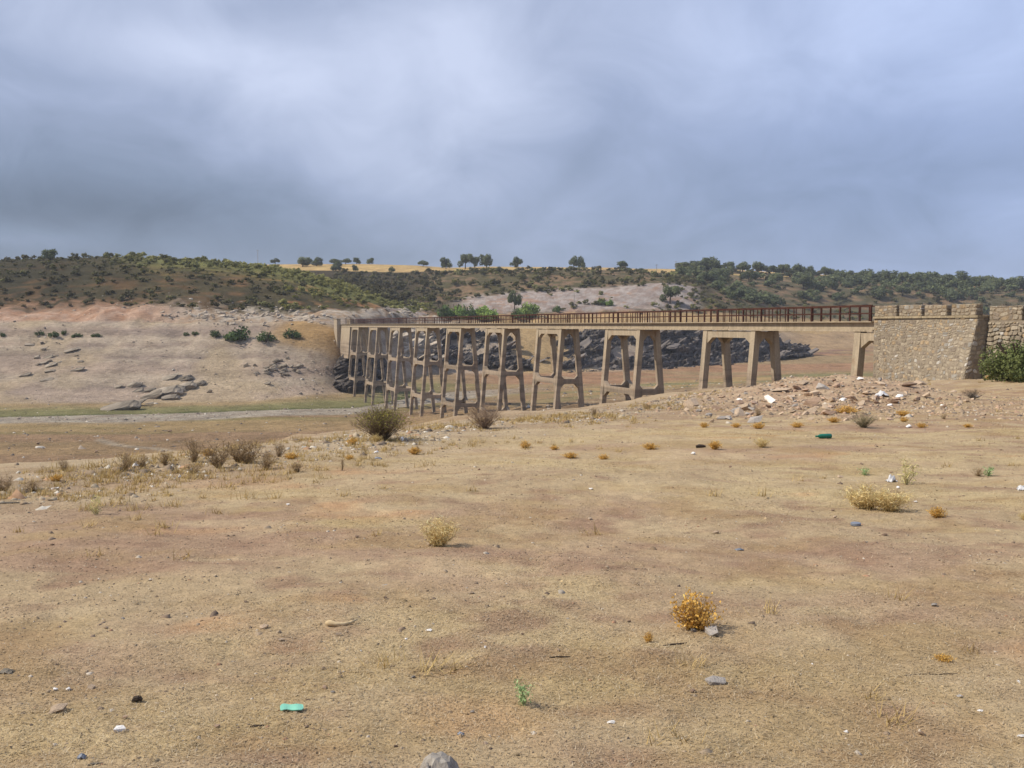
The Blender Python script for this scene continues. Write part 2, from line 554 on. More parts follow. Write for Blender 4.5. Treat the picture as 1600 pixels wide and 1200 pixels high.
def mat_concrete():
    m, T, b = new_mat("weathered_concrete")
    pos = T.n('ShaderNodeNewGeometry', 0)
    sep = T.t.nodes.new('ShaderNodeSeparateXYZ'); T.t.links.new(pos, sep.inputs[0])
    n = T.noise(pos, 0.8, 6, 0.65)
    nf = T.noise(pos, 7.0, 5, 0.7)
    streak = T.noise(T.n('ShaderNodeMapping', 0, {0: pos, 3: (2.6, 2.6, 0.22)}), 1.2, 5, 0.65)
    wet = T.n('ShaderNodeMapRange', 0, {0: T.m('ADD', sep.outputs[2], T.m('MULTIPLY', n, 1.2)), 1: -0.5, 2: -2.2, 3: 0.0, 4: 1.0}, interpolation_type='SMOOTHSTEP')
    c = T.mix(wet, tuple(S(202, 183, 154)), tuple(S(184, 164, 140)))
    k = T.n('ShaderNodeMapRange', 0, {0: T.m('ADD', T.m('MULTIPLY', streak, 0.6), T.m('MULTIPLY', nf, 0.4)), 1: 0.32, 2: 0.68, 3: 0.62, 4: 1.25})
    c = T.mix(1.0, c, T.n('ShaderNodeCombineColor', 0, {0: k, 1: k, 2: k}), 'MULTIPLY')
    lvl = T.noise(T.n('ShaderNodeMapping', 0, {0: pos, 3: (0.03, 0.03, 1.0)}), 1.1, 4, 0.6)
    kb = T.n('ShaderNodeMapRange', 0, {0: lvl, 1: 0.42, 2: 0.56, 3: 0.72, 4: 1.15})
    c = T.mix(wet, c, T.mix(1.0, c, T.n('ShaderNodeCombineColor', 0, {0: kb, 1: kb, 2: kb}), 'MULTIPLY'))
    rust = T.n('ShaderNodeMapRange', 0, {0: n, 1: 0.56, 2: 0.72, 3: 0.0, 4: 0.5})
    c = T.mix(rust, c, tuple(S(165, 125, 88)))
    T.t.links.new(c, b.inputs['Base Color'])
    bump(T, b, T.m('ADD', nf, streak), 0.4, 0.03)
    return m


def mat_plain(name, base, rough=0.6, var=0.2, scale=6.0, spec=0.3, bstr=0.2, trans=0.0):
    m, T, b = new_mat(name)
    pos = T.n('ShaderNodeTexCoord', 3)
    n = T.noise(pos, scale, 5, 0.65)
    k = T.n('ShaderNodeMapRange', 0, {0: n, 1: 0.3, 2: 0.7, 3: 1 - var, 4: 1 + var})
    c = T.mix(1.0, tuple(base), T.n('ShaderNodeCombineColor', 0, {0: k, 1: k, 2: k}), 'MULTIPLY')
    T.t.links.new(c, b.inputs['Base Color'])
    b.inputs['Roughness'].default_value = rough
    b.inputs['Specular IOR Level'].default_value = spec
    if trans: b.inputs['Transmission Weight'].default_value = trans
    bump(T, b, n, bstr, 0.1 / scale)
    return m


M = dict(
    ground=mat_ground(), land=mat_land(), concrete=mat_concrete(),
    leaf=mat_vcol("foliage", 0.75, 0.32, 0.12), straw=mat_vcol("straw", 0.8, 0.18, 0.15),
    bark=mat_vcol("bark", 0.9), pebble=mat_vcol("pebble", 0.9, grain=0.2, gscale=20),
    masonry=mat_vcol("rubble_masonry", 0.95, grain=0.28, gscale=5.0, bstr=0.6),
    mortar=mat_rock("lime_mortar", S(176, 160, 137), 0.3, 4.0),
    slate=mat_rock("dark_slate", S(124, 115, 108), 0.40, 0.5, 0.35, 0.9, S(190, 172, 146), 0.42, 0.3),
    slab=mat_rock("weathered_slab", S(172, 158, 138), 0.40, 1.2, 0.4, 1.0),
    stone=mat_rock("field_stone", S(214, 188, 158), 0.25, 9.0), white=mat_rock("quartz_stone", (0.78, 0.74, 0.68), 0.15, 12.0),
    grey=mat_rock("grey_stone", S(186, 176, 164), 0.3, 9.0), pink=mat_rock("red_brick_stone", S(206, 174, 146), 0.25, 9.0),
    brown=mat_rock("brown_stone", S(164, 136, 112), 0.3, 9.0),
    rust=mat_plain("rusty_iron", S(92, 60, 50), 0.9, 0.45, 4.0, 0.1),
    pale=mat_rock("pale_rock", S(206, 190, 168), 0.3, 0.8, 0.3),
)
print("materials ok")

# ------------------------------------------------------------------ the land as meshes
def mixc(a, b, f):
    f = np.asarray(f)[:, None]
    return a * (1 - f) + b * f


def land_colour(X, Y, Z, t):
    n = len(X)
    with np.errstate(divide='ignore', invalid='ignore'):
        px = np.where(Y > 3, 800 + 1600 * X / np.maximum(Y, 3), 800 + X * 400)
    one = np.ones((n, 3))
    f1 = fbm(X * 0.16, Y * 0.30, 101, 4); f2 = fbm(X * 0.7, Y * 1.1, 102, 4); f3 = fbm(X * 0.06, Y * 0.06, 103, 3); f4 = fbm(X * 2.5, Y * 3.5, 104, 3)
    # plateau: straw, brown trampled earth, bare orange soil
    c = mixc(one * S(194, 170, 134), one * S(181, 152, 124), sst(0.42, 0.62, f1 * 0.6 + f2 * 0.4))
    c = mixc(c, one * S(210, 187, 142), sst(0.46, 0.62, f2 * 0.5 + fbm(X * 0.25, Y * 0.5, 109, 3) * 0.5) * 0.8)
    c = mixc(c, one * S(165, 134, 109), sst(0.46, 0.64, f3 * 0.5 + f4 * 0.5) * 0.8)
    c = mixc(c, one * S(204, 162, 118), sst(0.68, 0.80, fbm(X * 0.6 + 5, Y * 0.9, 105, 3)) * 0.6)
    c = mixc(c, one * S(180, 152, 102), sst(0.46, 0.70, fbm(X * 1.0 + 40, Y * 1.2, 120, 5, 0.62)) * 0.42)
    c = mixc(c, one * S(216, 193, 152), sst(0.50, 0.74, fbm(X * 1.3, Y * 1.4 + 30, 121, 5, 0.65)) * 0.45)
    md = np.zeros(n)
    for (mx, my), (rx, ry), hh in MOUNDS[:3]:
        md = np.maximum(md, np.exp(-(((X - mx) / rx) ** 2 + ((Y - my) / ry) ** 2) * 0.7))
    c = mixc(c, mixc(one * S(204, 177, 144), one * S(186, 156, 128), sst(.4, .6, f4)), sst(0.15, 0.6, md))
    dirt = c
    # strip along the edge: stony
    edge = mixc(one * S(196, 176, 146), one * S(170, 148, 120), sst(0.4, 0.6, f2))
    c = mixc(dirt, edge, sst(0.80, 1.0, t) * 0.7)
    # near bank
    bank = mixc(one * S(186, 160, 126), one * S(168, 140, 108), sst(0.4, 0.6, f1))
    c = mixc(c, bank, sst(1.05, 1.4, t))
    # valley floor
    right = sst(720, 1000, px)
    stripes = fbm(X * 0.010 + 0.05 * f1, Y * 0.075, 106, 3)
    floorL = mixc(one * S(172, 142, 110), one * S(156, 142, 96), sst(0.5, 1.0, (t - 3)) * sst(0.35, 0.6, stripes))
    floorL = mixc(floorL, one * S(190, 160, 118), sst(0.55, 0.7, stripes) * 0.7)
    floorR = mixc(one * S(192, 162, 114), one * S(158, 148, 104), sst(0.46, 0.58, stripes))
    floorR = mixc(floorR, one * S(184, 148, 114), sst(4.2, 5.0, t))
    fl = mixc(floorL, floorR, right)
    c = mixc(c, fl, sst(2.7, 3.1, t))
    # faint line of stones across the dry bed
    dl = np.abs((Y - 128) - (-0.9) * (X + 42) + 6 * (vnoise(X * 0.1, Y * 0.1, 77) - 0.5))
    c = mixc(c, one * S(198, 182, 158), (1 - sst(0.8, 2.2, dl)) * (px < 520) * (px > 150) * 0.7 * (t > 3) * (t < 4))
    # gravel river
    riv = mixc(one * S(192, 180, 160), one * S(178, 162, 142), sst(0.4, 0.6, f2))
    w = 1 - sst(700, 900, px)
    c = mixc(c, riv, sst(3.96, 4.04, t + (f1 - 0.5) * 0.05) * (1 - sst(4.95, 5.02, t)) * w)
    # green strip on the far side of the river
    gr = mixc(one * S(96, 106, 62), one * S(148, 142, 98), sst(5.0, 5.12, t + (f1 - 0.5) * 0.25))
    gr = mixc(gr, one * S(186, 160, 120), sst(5.35, 5.9, t + (f1 - 0.5) * 0.5))
    c = mixc(c, gr, sst(4.97, 5.02, t) * (1 - sst(620, 760, px)))
    redb = mixc(one * S(186, 146, 112), one * S(180, 154, 116), sst(0.4, 0.6, stripes))
    redb = mixc(redb, one * S(150, 116, 104), sst(0.7, 0.9, t - 5) * sst(1150, 1230, px) * sst(.4, .6, f1))
    c = mixc(c, redb, sst(4.97, 5.05, t) * sst(700, 850, px))
    # far slope below high water
    strat = fbm(X * 0.020 + Z * 0.02, Z * 0.55 + X * 0.010, 107, 4)
    sl = mixc(one * S(208, 184, 160), one * S(180, 160, 142), sst(0.4, 0.6, strat))
    bands = fbm(X * 0.006, Z * 1.4 + 0.3 * f1, 108, 3)
    sl = mixc(sl, one * S(212, 192, 166), sst(0.50, 0.58, bands) * 0.8)
    sl = mixc(sl, one * S(212, 188, 152), sst(0.50, 0.66, f3) * 0.7)
    sl = mixc(sl, one * S(198, 160, 108), sst(0.3, 0.8, t - 6) * sst(380, 470, px) * (1 - sst(560, 640, px)) * sst(0.4, 0.55, f3) * 0.9)
    sl = mixc(sl, one * S(204, 170, 116), sst(770, 820, px) * (1 - sst(860, 960, px)) * 0.8)
    sl = mixc(sl, one * S(190, 158, 116), sst(1180, 1260, px) * 0.8)
    c = mixc(c, sl, sst(5.85, 6.1, t))
    # scarp: red on the left, pale rock towards the bridge
    sc = mixc(one * S(202, 158, 126), one * S(222, 186, 158), sst(0.40, 0.58, f2))
    pale = mixc(one * S(216, 200, 178), one * S(196, 166, 134), sst(0.45, 0.65, f2))
    sc = mixc(sc, pale, sst(200, 340, px))
    sc = mixc(sc, one * S(200, 168, 120), sst(680, 780, px))
    c = mixc(c, sc, sst(7.05, 7.3, t + (f2 - 0.5) * 0.5))
    # hill ground
    hs = mixc(one * S(102, 92, 66), one * S(84, 78, 56), sst(0.4, 0.6, f1))
    hs = mixc(hs, one * S(70, 68, 52), (1 - sst(60, 240, px)) * 0.6)
    hs = mixc(hs, one * S(86, 76, 56), sst(9.05, 9.15, t) * sst(430, 480, px) * (1 - sst(690, 760, px)))
    hs = mixc(hs, one * S(148, 147, 88), sst(8.45, 8.75, t + (f1 - .5) * .5 + 0.2 * sst(420, 520, px)) * (1 - sst(9.0, 9.1, t)) * sst(150, 260, px) * (1 - sst(640, 680, px)) * 0.8)
    hs = mixc(hs, one * S(192, 142, 98), sst(0.50, 0.62, f3 * 0.4 + f1 * 0.6) * (0.25 + 0.75 * sst(330, 430, px)) * (1 - sst(8.3, 8.8, t)))
    cut = mixc(one * S(198, 184, 172), one * S(180, 160, 146), sst(0.42, 0.6, f2))
    cut = mixc(cut, one * S(190, 150, 120), sst(0.56, 0.68, f1) * 0.7)
    inq = sst(690, 740, px) * (1 - sst(1075, 1105, px))
    lowq = sst(8.0, 8.25, t + (f1 - 0.5) * 0.5)
    hs = mixc(hs, cut, np.maximum(inq * lowq, sst(585, 615, px) * (1 - sst(655, 680, px)) * (1 - sst(8.3, 8.8, t))))
    upper = mixc(one * S(158, 130, 100), one * S(108, 100, 70), sst(0.36, 0.54, f1))
    hs = mixc(hs, upper, sst(8.95, 9.1, t + (f1 - 0.5) * 0.3) * sst(640, 700, px) * (1 - sst(1070, 1130, px)))
    wood = mixc(one * S(112, 104, 76), one * S(158, 130, 100), sst(0.5, 0.66, f1))
    hs = mixc(hs, wood, sst(1080, 1140, px))
    c = mixc(c, hs, sst(7.9, 8.15, t + (f2 - 0.5) * 0.35))
    field = mixc(one * S(226, 192, 130), one * S(206, 172, 118), sst(0.4, 0.6, f1))
    c = mixc(c, field, sst(10.95, 11.02, t) * (1 - sst(1075, 1110, px)))
    c = mixc(c, mixc(one * S(120, 104, 76), field, sst(0.5, 0.6, f3)), sst(10.95, 11.02, t) * sst(1075, 1110, px))
    return np.clip(c, 0.004, 0.9)


def build_land():
    ys = [-25.0, -18, -12, -8, -5, -3, -1.5, -0.5, 0.5, 1.2, 1.8]
    y = 2.0
    while y < 1100:
        ys.append(y)
        y += 0.035 + 0.0072 * y
    ys.append(1100.0)
    ys = np.array(ys)
    q = np.linspace(-1, 1, 541)
    cs = 1.12 * (0.13 * q + 0.87 * q ** 3)
    Yg, Cg = np.meshgrid(ys, cs, indexing='ij')
    Xg = Cg * (Yg + YOFF)
    X = Xg.ravel(); Y = Yg.ravel()
    Z, t = land(X, Y)
    col = land_colour(X, Y, Z, t)
    nr, nc = Yg.shape
    idx = np.arange(nr * nc).reshape(nr, nc)
    F = np.stack([idx[:-1, :-1], idx[:-1, 1:], idx[1:, 1:], idx[1:, :-1]], -1).reshape(-1, 4)
    tf = t[F].mean(1)
    V = np.stack([X, Y, Z], -1)
    px = 800 + 1600 * X / np.maximum(Y, 3)
    zones = [('ground', tf < 1.5, M['ground'], 'trampled dry plateau of straw and bare brown earth'),
             ('lake_bed', (tf >= 1.5) & (tf < 6.0), M['land'], 'dried out reservoir floor of brown and greenish silt'),
             ('far_bank', (tf >= 6.0) & (tf < 8.0), M['land'], 'bare grey and tan bank below the old water line'),
             ('hillside', (tf >= 8.0) & (tf < 11.0), M['land'], 'scrub covered hills above the old water line'),
             ('field', tf >= 11.0, M['land'], 'golden stubble field on the ridge')]
    for name, sel, mat, lab in zones:
        f = F[sel]
        used, inv = np.unique(f, return_inverse=True)
        me = mesh_np(name, V[used], [inv.reshape(-1, 4)], col[used], smooth=True)
        tag(ob(name, me, mat), lab, name.replace('_', ' '), kind='structure')


build_land()
print("land ok")

# ------------------------------------------------------------------ bridge
Y0, S0 = 69.0, 19.87
u0, _ = ray(1335, 520)
P0 = Vector((u0 * Y0, Y0, 0))
uv, _ = ray(228, 508)
DV = Vector((uv, 1, 0)).normalized()          # along the bridge, away from the camera
NV = Vector((DV.y, -DV.x, 0))                 # across, away from the camera
ANG = math.atan2(DV.y, DV.x)
ZF = 1.17                                      # underside of the girders
WID = 2.15


def br(t, w, z):
    p = P0 + DV * t + NV * w
    return (p.x, p.y, z)


def bbox(mb, t0, t1, w0, w1, z0, z1):
    mb.hexa([br(t0, w0, z0), br(t1, w0, z0), br(t1, w1, z0), br(t0, w1, z0), br(t0, w0, z1), br(t1, w0, z1), br(t1, w1, z1), br(t0, w1, z1)])


TEND = 9.7 * S0
TBEG = -1.93
BAT = 0.085


def build_bridge():
    root = empty('trestle_bridge', br(0, WID / 2, gz(*br(0, WID / 2, 0)[:2])))
    tag(root, 'long narrow concrete trestle bridge with rusty railings crossing the dried out reservoir', 'bridge')
    inv = Matrix.Translation(-Vector(root.location))

    def part(name, mb, mat, parent):
        me = mb.mesh(name)
        o = ob(name, me, mat, parent)
        if parent is root:
            o.matrix_parent_inverse = inv
        return o
    # deck and girders, one per span
    cuts = [TBEG] + [S0 * (k - 0.2) for k in range(1, 10)] + [TEND]
    for i in range(len(cuts) - 1):
        a, b_ = cuts[i] + 0.025, cuts[i + 1] - 0.025
        mb = MB(); bbox(mb, a, b_, -0.22, WID + 0.22, 1.78, 1.85); part('deck_slab', mb, M['concrete'], root)
        for side in (0, 1):
            w0 = 0.05 if side == 0 else WID - 0.40
            mb = MB()
            bbox(mb, a, b_, w0, w0 + 0.35, ZF + 0.13, 1.78)
            bbox(mb, a, b_, w0 - 0.12, w0 + 0.47, ZF, ZF + 0.127)
            part('girder', mb, M['concrete'], root)
    # piers: two splayed frames tied along the bridge
    LL, LW, LEN = 0.64, 0.50, 0.4 * S0

    def wn(z):
        return -BAT * (ZF - z)                  # outer face of the near legs
    for k in range(0, 10):
        tk = k * S0
        pr = bpy.data.objects.new('pier', None); COL.objects.link(pr); pr.parent = root; pr.matrix_parent_inverse = inv
        pr.empty_display_size = 0.2
        tb = tk - LEN
        zg_min = 99
        for tA, sgn in ((tk - LL, 0), (tb, 0), (tk - LL, 1), (tb, 1)):
            zt = ZF - 0.003
            # foot below the ground
            wguess = wn(-10) if sgn == 0 else WID - wn(-10)
            x, y, _ = br(tA + LL / 2, wguess, 0)
            zb = gz(x, y) - 0.8
            zg_min = min(zg_min, zb + 0.8)
            mb = MB()
            pts = []
            for z in (zb, zt):
                w0, w1 = (wn(z), wn(z) + LW) if sgn == 0 else (WID - wn(z) - LW, WID - wn(z))
                pts += [br(tA, w0, z), br(tA + LL, w0, z), br(tA + LL, w1, z), br(tA, w1, z)]
            mb.hexa(pts)
            part('leg', mb, M['concrete'], pr)
        for lev, (zc, dep) in enumerate(((ZF - 0.33, 0.52), (-4.9, 0.56), (-10.6, 0.56))):
            if zc < zg_min - 0.6:
                continue
            z0, z1 = zc - dep / 2, zc + dep / 2
            # along the bridge, both sides
            for side in (0, 1):
                w0 = wn(zc) + 0.05 if side == 0 else WID - wn(zc) - LW + 0.05
                w1 = w0 + LW - 0.10
                a, b_ = tb + LL - 0.02, tk - LL + 0.02
                mb = MB(); bbox(mb, a, b_, w0, w1, z0, z1)
                for up in (([-1] if lev == 0 else [-1, 1])):
                    zz = z0 if up < 0 else z1
                    for e, s in ((a, 1), (b_, -1)):
                        mb.prism([br(e, w0, zz), br(e + s * 0.85, w0, zz), br(e, w0, zz + up * 0.52)], [br(e, w1, zz), br(e + s * 0.85, w1, zz), br(e, w1, zz + up * 0.52)])
                part('strut', mb, M['concrete'], pr)
            # across the bridge
            for ta in (tk - LL + 0.05, tb + 0.05):
                a, b_ = wn(zc) + LW - 0.04, WID - wn(zc) - LW + 0.04
                mb = MB(); bbox(mb, ta, ta + LL - 0.10, a, b_, z0, z1)
                hz = min(0.45, (b_ - a) * 0.33)
                for up in (([-1] if lev == 0 else [-1, 1])):
                    zz = z0 if up < 0 else z1
                    for e, s in ((a, 1), (b_, -1)):
                        mb.prism([br(ta, e, zz), br(ta, e + s * hz, zz), br(ta, e, zz + up * 0.5)],
                                 [br(ta + LL - 0.10, e, zz), br(ta + LL - 0.10, e + s * hz, zz), br(ta + LL - 0.10, e, zz + up * 0.5)])
                part('strut', mb, M['concrete'], pr)
    # railings
    post_meshes = []
    for r in (0.030, 0.055):
        mb = MB(); mb.box((-r, -r, 0), (r, r, 1.02)); post_meshes.append(mb.mesh('post'))
    for side in (0, 1):
        w = -0.14 if side == 0 else WID + 0.14
        mb = MB()
        bbox(mb, TBEG, TEND - 6, w - 0.04, w + 0.04, 2.85, 2.93)
        bbox(mb, TBEG, TEND - 6, w - 0.025, w + 0.025, 2.36, 2.41)
        rail = part('railing', mb, M['rust'], root)
        n = int((TEND - 6 - TBEG) / 1.06)
        far = MB()
        for i in range(n + 1):
            t = TBEG + 0.12 + i * 1.06
            big = i % 6 == 0
            if side == 1 and i > 100:
                bbox(far, t - 0.03, t + 0.03, w - 0.028, w + 0.028, 1.85, 2.85)
                continue
            x, y, _ = br(t, w, 0)
            o = ob('post', post_meshes[1 if big else 0], M['rust'], rail)
            o.location = (x, y, 1.84); o.rotation_euler = (float(rng.normal(0, .008)), float(rng.normal(0, .008)), ANG)
        if far.v:
            p = part('post', far, M['rust'], rail); p['kind'] = 'stuff'
    # solid end pier on the far bank
    mb = MB()
    x, y, _ = br(TEND - 5, 1, 0)
    t0 = 9.12 * S0
    mb.hexa([br(t0, -0.5, -6.2), br(TEND - 0.1, -0.5, -6.2), br(TEND - 0.1, WID + .5, -6.2), br(t0, WID + .5, -6.2),
             br(t0, 0.02, ZF - 0.01), br(TEND - 0.1, 0.02, ZF - .01), br(TEND - 0.1, WID - .02, ZF - .01), br(t0, WID - .02, ZF - .01)])
    part('end_pier', mb, M['concrete'], root)
    return root


bridge = build_bridge()

# masonry block at the far end
fa = empty('far_abutment', br(TEND + 2, 1, -4))
tag(fa, 'small grey masonry abutment block at the far end of the bridge', 'abutment')
for (w0, w1) in ((-1.0, -0.1), (WID + 0.1, WID + 1.0)):
    mb = MB()
    bbox(mb, TEND + 0.05, TEND + 4.5, w0, w1, -4.0, 3.0)
    bbox(mb, TEND - 0.05, TEND + 4.6, w0 - 0.1, w1 + 0.1, 3.003, 3.2)
    o = ob('wing_wall', mb.mesh('wing_wall'), M['mortar'], fa); o.matrix_parent_inverse = Matrix.Translation(-fa.location)
mb = MB(); bbox(mb, TEND + 0.1, TEND + 4.4, -0.097, WID + 0.097, -4.0, 1.8)
o = ob('fill', mb.mesh('fill'), M['mortar'], fa); o.matrix_parent_inverse = Matrix.Translation(-fa.location)
print("bridge ok")

# ------------------------------------------------------------------ stone abutment on the near side
STONE_COLS = [S(196, 180, 154), S(184, 168, 144), S(208, 192, 166), S(172, 156, 136), S(204, 178, 142), S(188, 180, 166), S(226, 218, 204)]


def stone_face(mb, cols, P, a0, a1, b0, b1, ch, cw, proud=0.05, r=None, split=None):
    """irregular rubble courses on the surface P(a, b, out)"""
    r = r or rng
    b = b0
    while b < b1 - 0.06:
        h = min(float(r.uniform(*ch)), b1 - b)
        if b1 - b - h < 0.08: h = b1 - b
        a = a0
        while a < a1 - 0.04:
            wd = min(float(r.uniform(*cw)), a1 - a)
            if a1 - a - wd < 0.1: wd = a1 - a
            g = float(r.uniform(0.006, 0.02))
            o = float(r.uniform(0.008, proud))
            A0, A1, B0, B1 = a + g, a + wd - g, b + g, b + h - g
            cut = min(A1 - A0, B1 - B0)
            q = [float(x) for x in r.uniform(0.10, 0.42, 8) * cut]
            base = [(A0 + q[0], B0), (A1 - q[1], B0), (A1, B0 + q[2]), (A1, B1 - q[3]), (A1 - q[4], B1), (A0 + q[5], B1), (A0, B1 - q[6]), (A0, B0 + q[7])]
            ca = (A0 + A1) / 2; cb = (B0 + B1) / 2
            top = [(ca + (p[0] - ca) * float(r.uniform(.66, .92)), cb + (p[1] - cb) * float(r.uniform(.62, .9))) for p in base]

            def wob(p):
                x, y = p
                amp = 0.55 * max(ch)
                ex = amp * (math.sin(2.3 * x + 1.7 * y + 1) + 0.6 * math.sin(5.1 * y - 2.0 * x)) * 0.35
                ey = amp * (math.sin(1.9 * x - 1.3 * y) + 0.7 * math.sin(4.7 * x + 2.2 * y + 2)) * 0.45
                f = min(1.0, (x - a0) / .4, (a1 - x) / .4, (y - b0) / .3, (b1 - y) / .3)
                f = max(f, 0)
                return x + ex * f, y + ey * f
            pts = [P(*wob(p), -0.03) for p in base] + [P(*wob(p), o * float(r.uniform(.6, 1.1))) for p in top]
            col = STONE_COLS[int(r.choice(len(STONE_COLS), p=[.25, .24, .15, .14, .11, .08, .03]))] * float(r.uniform(0.74, 0.98))
            faces = [tuple(range(8, 16))] + [(k_, (k_ + 1) % 8, 8 + (k_ + 1) % 8, 8 + k_) for k_ in range(8)]
            if split is not None and wd * h > split[0]:
                m2 = MB(); m2.poly(pts, faces)
                split[1].append((m2, col))
            else:
                mb.poly(pts, faces)
                cols += [col] * 16
            a += wd
        b += h


def mb_colmesh(mb, cols, name):
    me = bpy.data.meshes.new(name)
    me.from_pydata(mb.v, [], mb.f)
    a = me.color_attributes.new('Col', 'FLOAT_COLOR', 'POINT')
    c4 = np.ones((len(mb.v), 4), np.float32); c4[:, :3] = np.array(cols)
    a.data.foreach_set('color', c4.ravel())
    return me


def build_abutment():
    tN, tF = -0.548 * S0, TBEG - 0.01          # near end, far end (along the bridge)
    root = empty('stone_abutment', br((tN + tF) / 2, 0.5, -2.2))
    tag(root, 'rubble stone abutment wall with blunt merlons where the bridge meets the near bank', 'wall')
    inv = Matrix.Translation(-Vector(root.location))

    def add(name, me, mat, kind=None):
        o = ob(name, me, mat, root); o.matrix_parent_inverse = inv
        if kind: o['kind'] = kind
        return o

    def wface(t, z):
        f = np.clip((tF - t) / (tF - tN), 0, 1)
        return -1.15 * f * (2.15 - z) / 4.3
    zb = -3.2
    # core
    mb = MB()
    NS = 14
    for i in range(NS + 1):
        t = tN + (tF - tN) * i / NS
        mb.v += [br(t, wface(t, zb) + 0.015, zb), br(t, wface(t, 2.15) + 0.015, 2.15), br(t, 3.0, 2.15), br(t, 3.0, zb)]
    for i in range(NS):
        for q in range(4):
            mb.f.append((4 * i + q, 4 * i + (q + 1) % 4, 4 * i + 4 + (q + 1) % 4, 4 * i + 4 + q))
    mb.f += [(0, 1, 2, 3), (4 * NS + 3, 4 * NS + 2, 4 * NS + 1, 4 * NS)]
    add('core', mb.mesh('core'), M['mortar'])
    big = []
    mb, cols = MB(), []
    stone_face(mb, cols, lambda a, b, o: br(tF - a, wface(tF - a, b) - o, b), 0.0, tF - tN, zb, 2.02, (0.12, 0.28), (0.14, 0.50), 0.022, split=(0.105, big))
    add('masonry', mb_colmesh(mb, cols, 'masonry'), M['masonry'], 'stuff')
    for m2, c in big:
        add('stone', mb_colmesh(m2, [c] * 16, 'stone'), M['masonry'])
    # end face towards the camera
    mb, cols = MB(), []
    stone_face(mb, cols, lambda a, b, o: br(tN - o, a + wface(tN, b), b), 0.0, 1.0, zb, 2.02, (0.2, 0.34), (0.3, 0.5), 0.05)
    add('masonry', mb_colmesh(mb, cols, 'masonry'), M['masonry'], 'stuff')
    # string course
    mb, cols = MB(), []
    a = tN - 0.06
    while a < tF - 0.05:
        L = min(float(rng.uniform(0.5, 0.9)), tF - a)
        bbox(mb, a + 0.01, a + L - 0.01, -0.10 - float(rng.uniform(0, .02)), 0.62, 2.03, 2.16)
        cols += [S(190, 172, 140) * float(rng.uniform(.85, 1.1))] * 8
        a += L
    add('string_course', mb_colmesh(mb, cols, 'string_course'), M['masonry'])

    def merlon(t0, t1, w0, w1, z0, z1):
        m = MB(); bbox(m, t0 + .03, t1 - .03, w0 + .03, w1 - .03, z0, z1 - .03)
        cc = [S(160, 142, 118)] * 8
        ch, cw = (0.15, 0.24), (0.22, 0.5)
        stone_face(m, cc, lambda a, b, o: br(t1 - a, w0 + 0.03 - o, b), 0, t1 - t0, z0, z1, ch, cw, 0.045)
        stone_face(m, cc, lambda a, b, o: br(t0 + 0.03 - o, w0 + a, b), 0, w1 - w0, z0, z1, ch, cw, 0.045)
        stone_face(m, cc, lambda a, b, o: br(t1 - a, w0 + b, z1 - .03 + o), 0, t1 - t0, 0, w1 - w0, (0.25, 0.35), cw, 0.04)
        return mb_colmesh(m, cc, 'merlon')

    def t_at(px):
        u = ray(px, 490)[0]
        return (P0.x - u * P0.y) / (u * DV.y - DV.x)
    for (xa, xb) in ((1366.5, 1400.5), (1404.5, 1439), (1444, 1479), (1486, 1525)):
        add('merlon', merlon(t_at(xb), t_at(xa), -0.02, 0.55, 2.16, 2.83 + float(rng.uniform(-.03, .04))), M['masonry'])
    return root


def build_approach_wall():
    tA, tB = -34.0, -0.548 * S0 - 0.06
    W0 = 0.66
    root = empty('approach_wall', br(-14, 1, -1.6))
    tag(root, 'coarse rubble retaining wall with parapet blocks behind the green bush at the right edge', 'wall')
    inv = Matrix.Translation(-Vector(root.location))

    def add(name, me, mat, kind=None):
        o = ob(name, me, mat, root); o.matrix_parent_inverse = inv
        if kind: o['kind'] = kind
        return o
    mb = MB(); bbox(mb, tA, tB, W0, 3.2, -3.0, 1.86)
    add('core', mb.mesh('core'), M['mortar'])
    big = []
    mb, cols = MB(), []
    stone_face(mb, cols, lambda a, b, o: br(tB - a, W0 - o - 0.10 * (1.8 - b), b), 0.0, 7.5, -2.6, 1.80, (0.13, 0.32), (0.18, 0.55), 0.07, split=(0.05, big))
    for m2, c in big:
        add('stone', mb_colmesh(m2, [c] * 16, 'stone'), M['masonry'])
    stone_face(mb, cols, lambda a, b, o: br(tB - a, W0 - o - 0.10 * (1.8 - b), b), 7.5, tB - tA, -2.6, 1.80, (0.25, 0.46), (0.4, 0.9), 0.15)
    add('masonry', mb_colmesh(mb, cols, 'masonry'), M['masonry'], 'stuff')

    t1 = tB - 0.05
    for L in (2.35, 2.4, 2.4, 2.4, 2.4, 2.4, 2.4):
        m = MB(); t0 = t1 - L
        bbox(m, t0 + .03, t1 - .03, W0 + .03, W0 + .52, 1.862, 2.66)
        cc = [S(160, 142, 118)] * 8
        stone_face(m, cc, lambda a, b, o: br(t1 - a, W0 + 0.03 - o, b), 0, L, 1.87, 2.7, (0.18, 0.3), (0.25, 0.6), 0.05)
        stone_face(m, cc, lambda a, b, o: br(t0 + 0.03 - o, W0 + a, b), 0, .55, 1.87, 2.7, (0.18, 0.3), (0.25, 0.6), 0.05)
        stone_face(m, cc, lambda a, b, o: br(t1 - a, W0 + b, 2.66 + o), 0, L, 0, .55, (0.25, 0.3), (0.3, 0.6), 0.04)
        add('merlon', mb_colmesh(m, cc, 'merlon'), M['masonry'])
        t1 = t0 - 0.22


build_abutment()
build_approach_wall()
mb = MB(); bbox(mb, -60, -11.5, 1.3, 3.1, 1.864, 1.90)
tag(ob('road', mb.mesh('road'), M['mortar']), 'narrow road leading onto the bridge behind the parapet', 'road', kind='structure')
print("abutment ok")

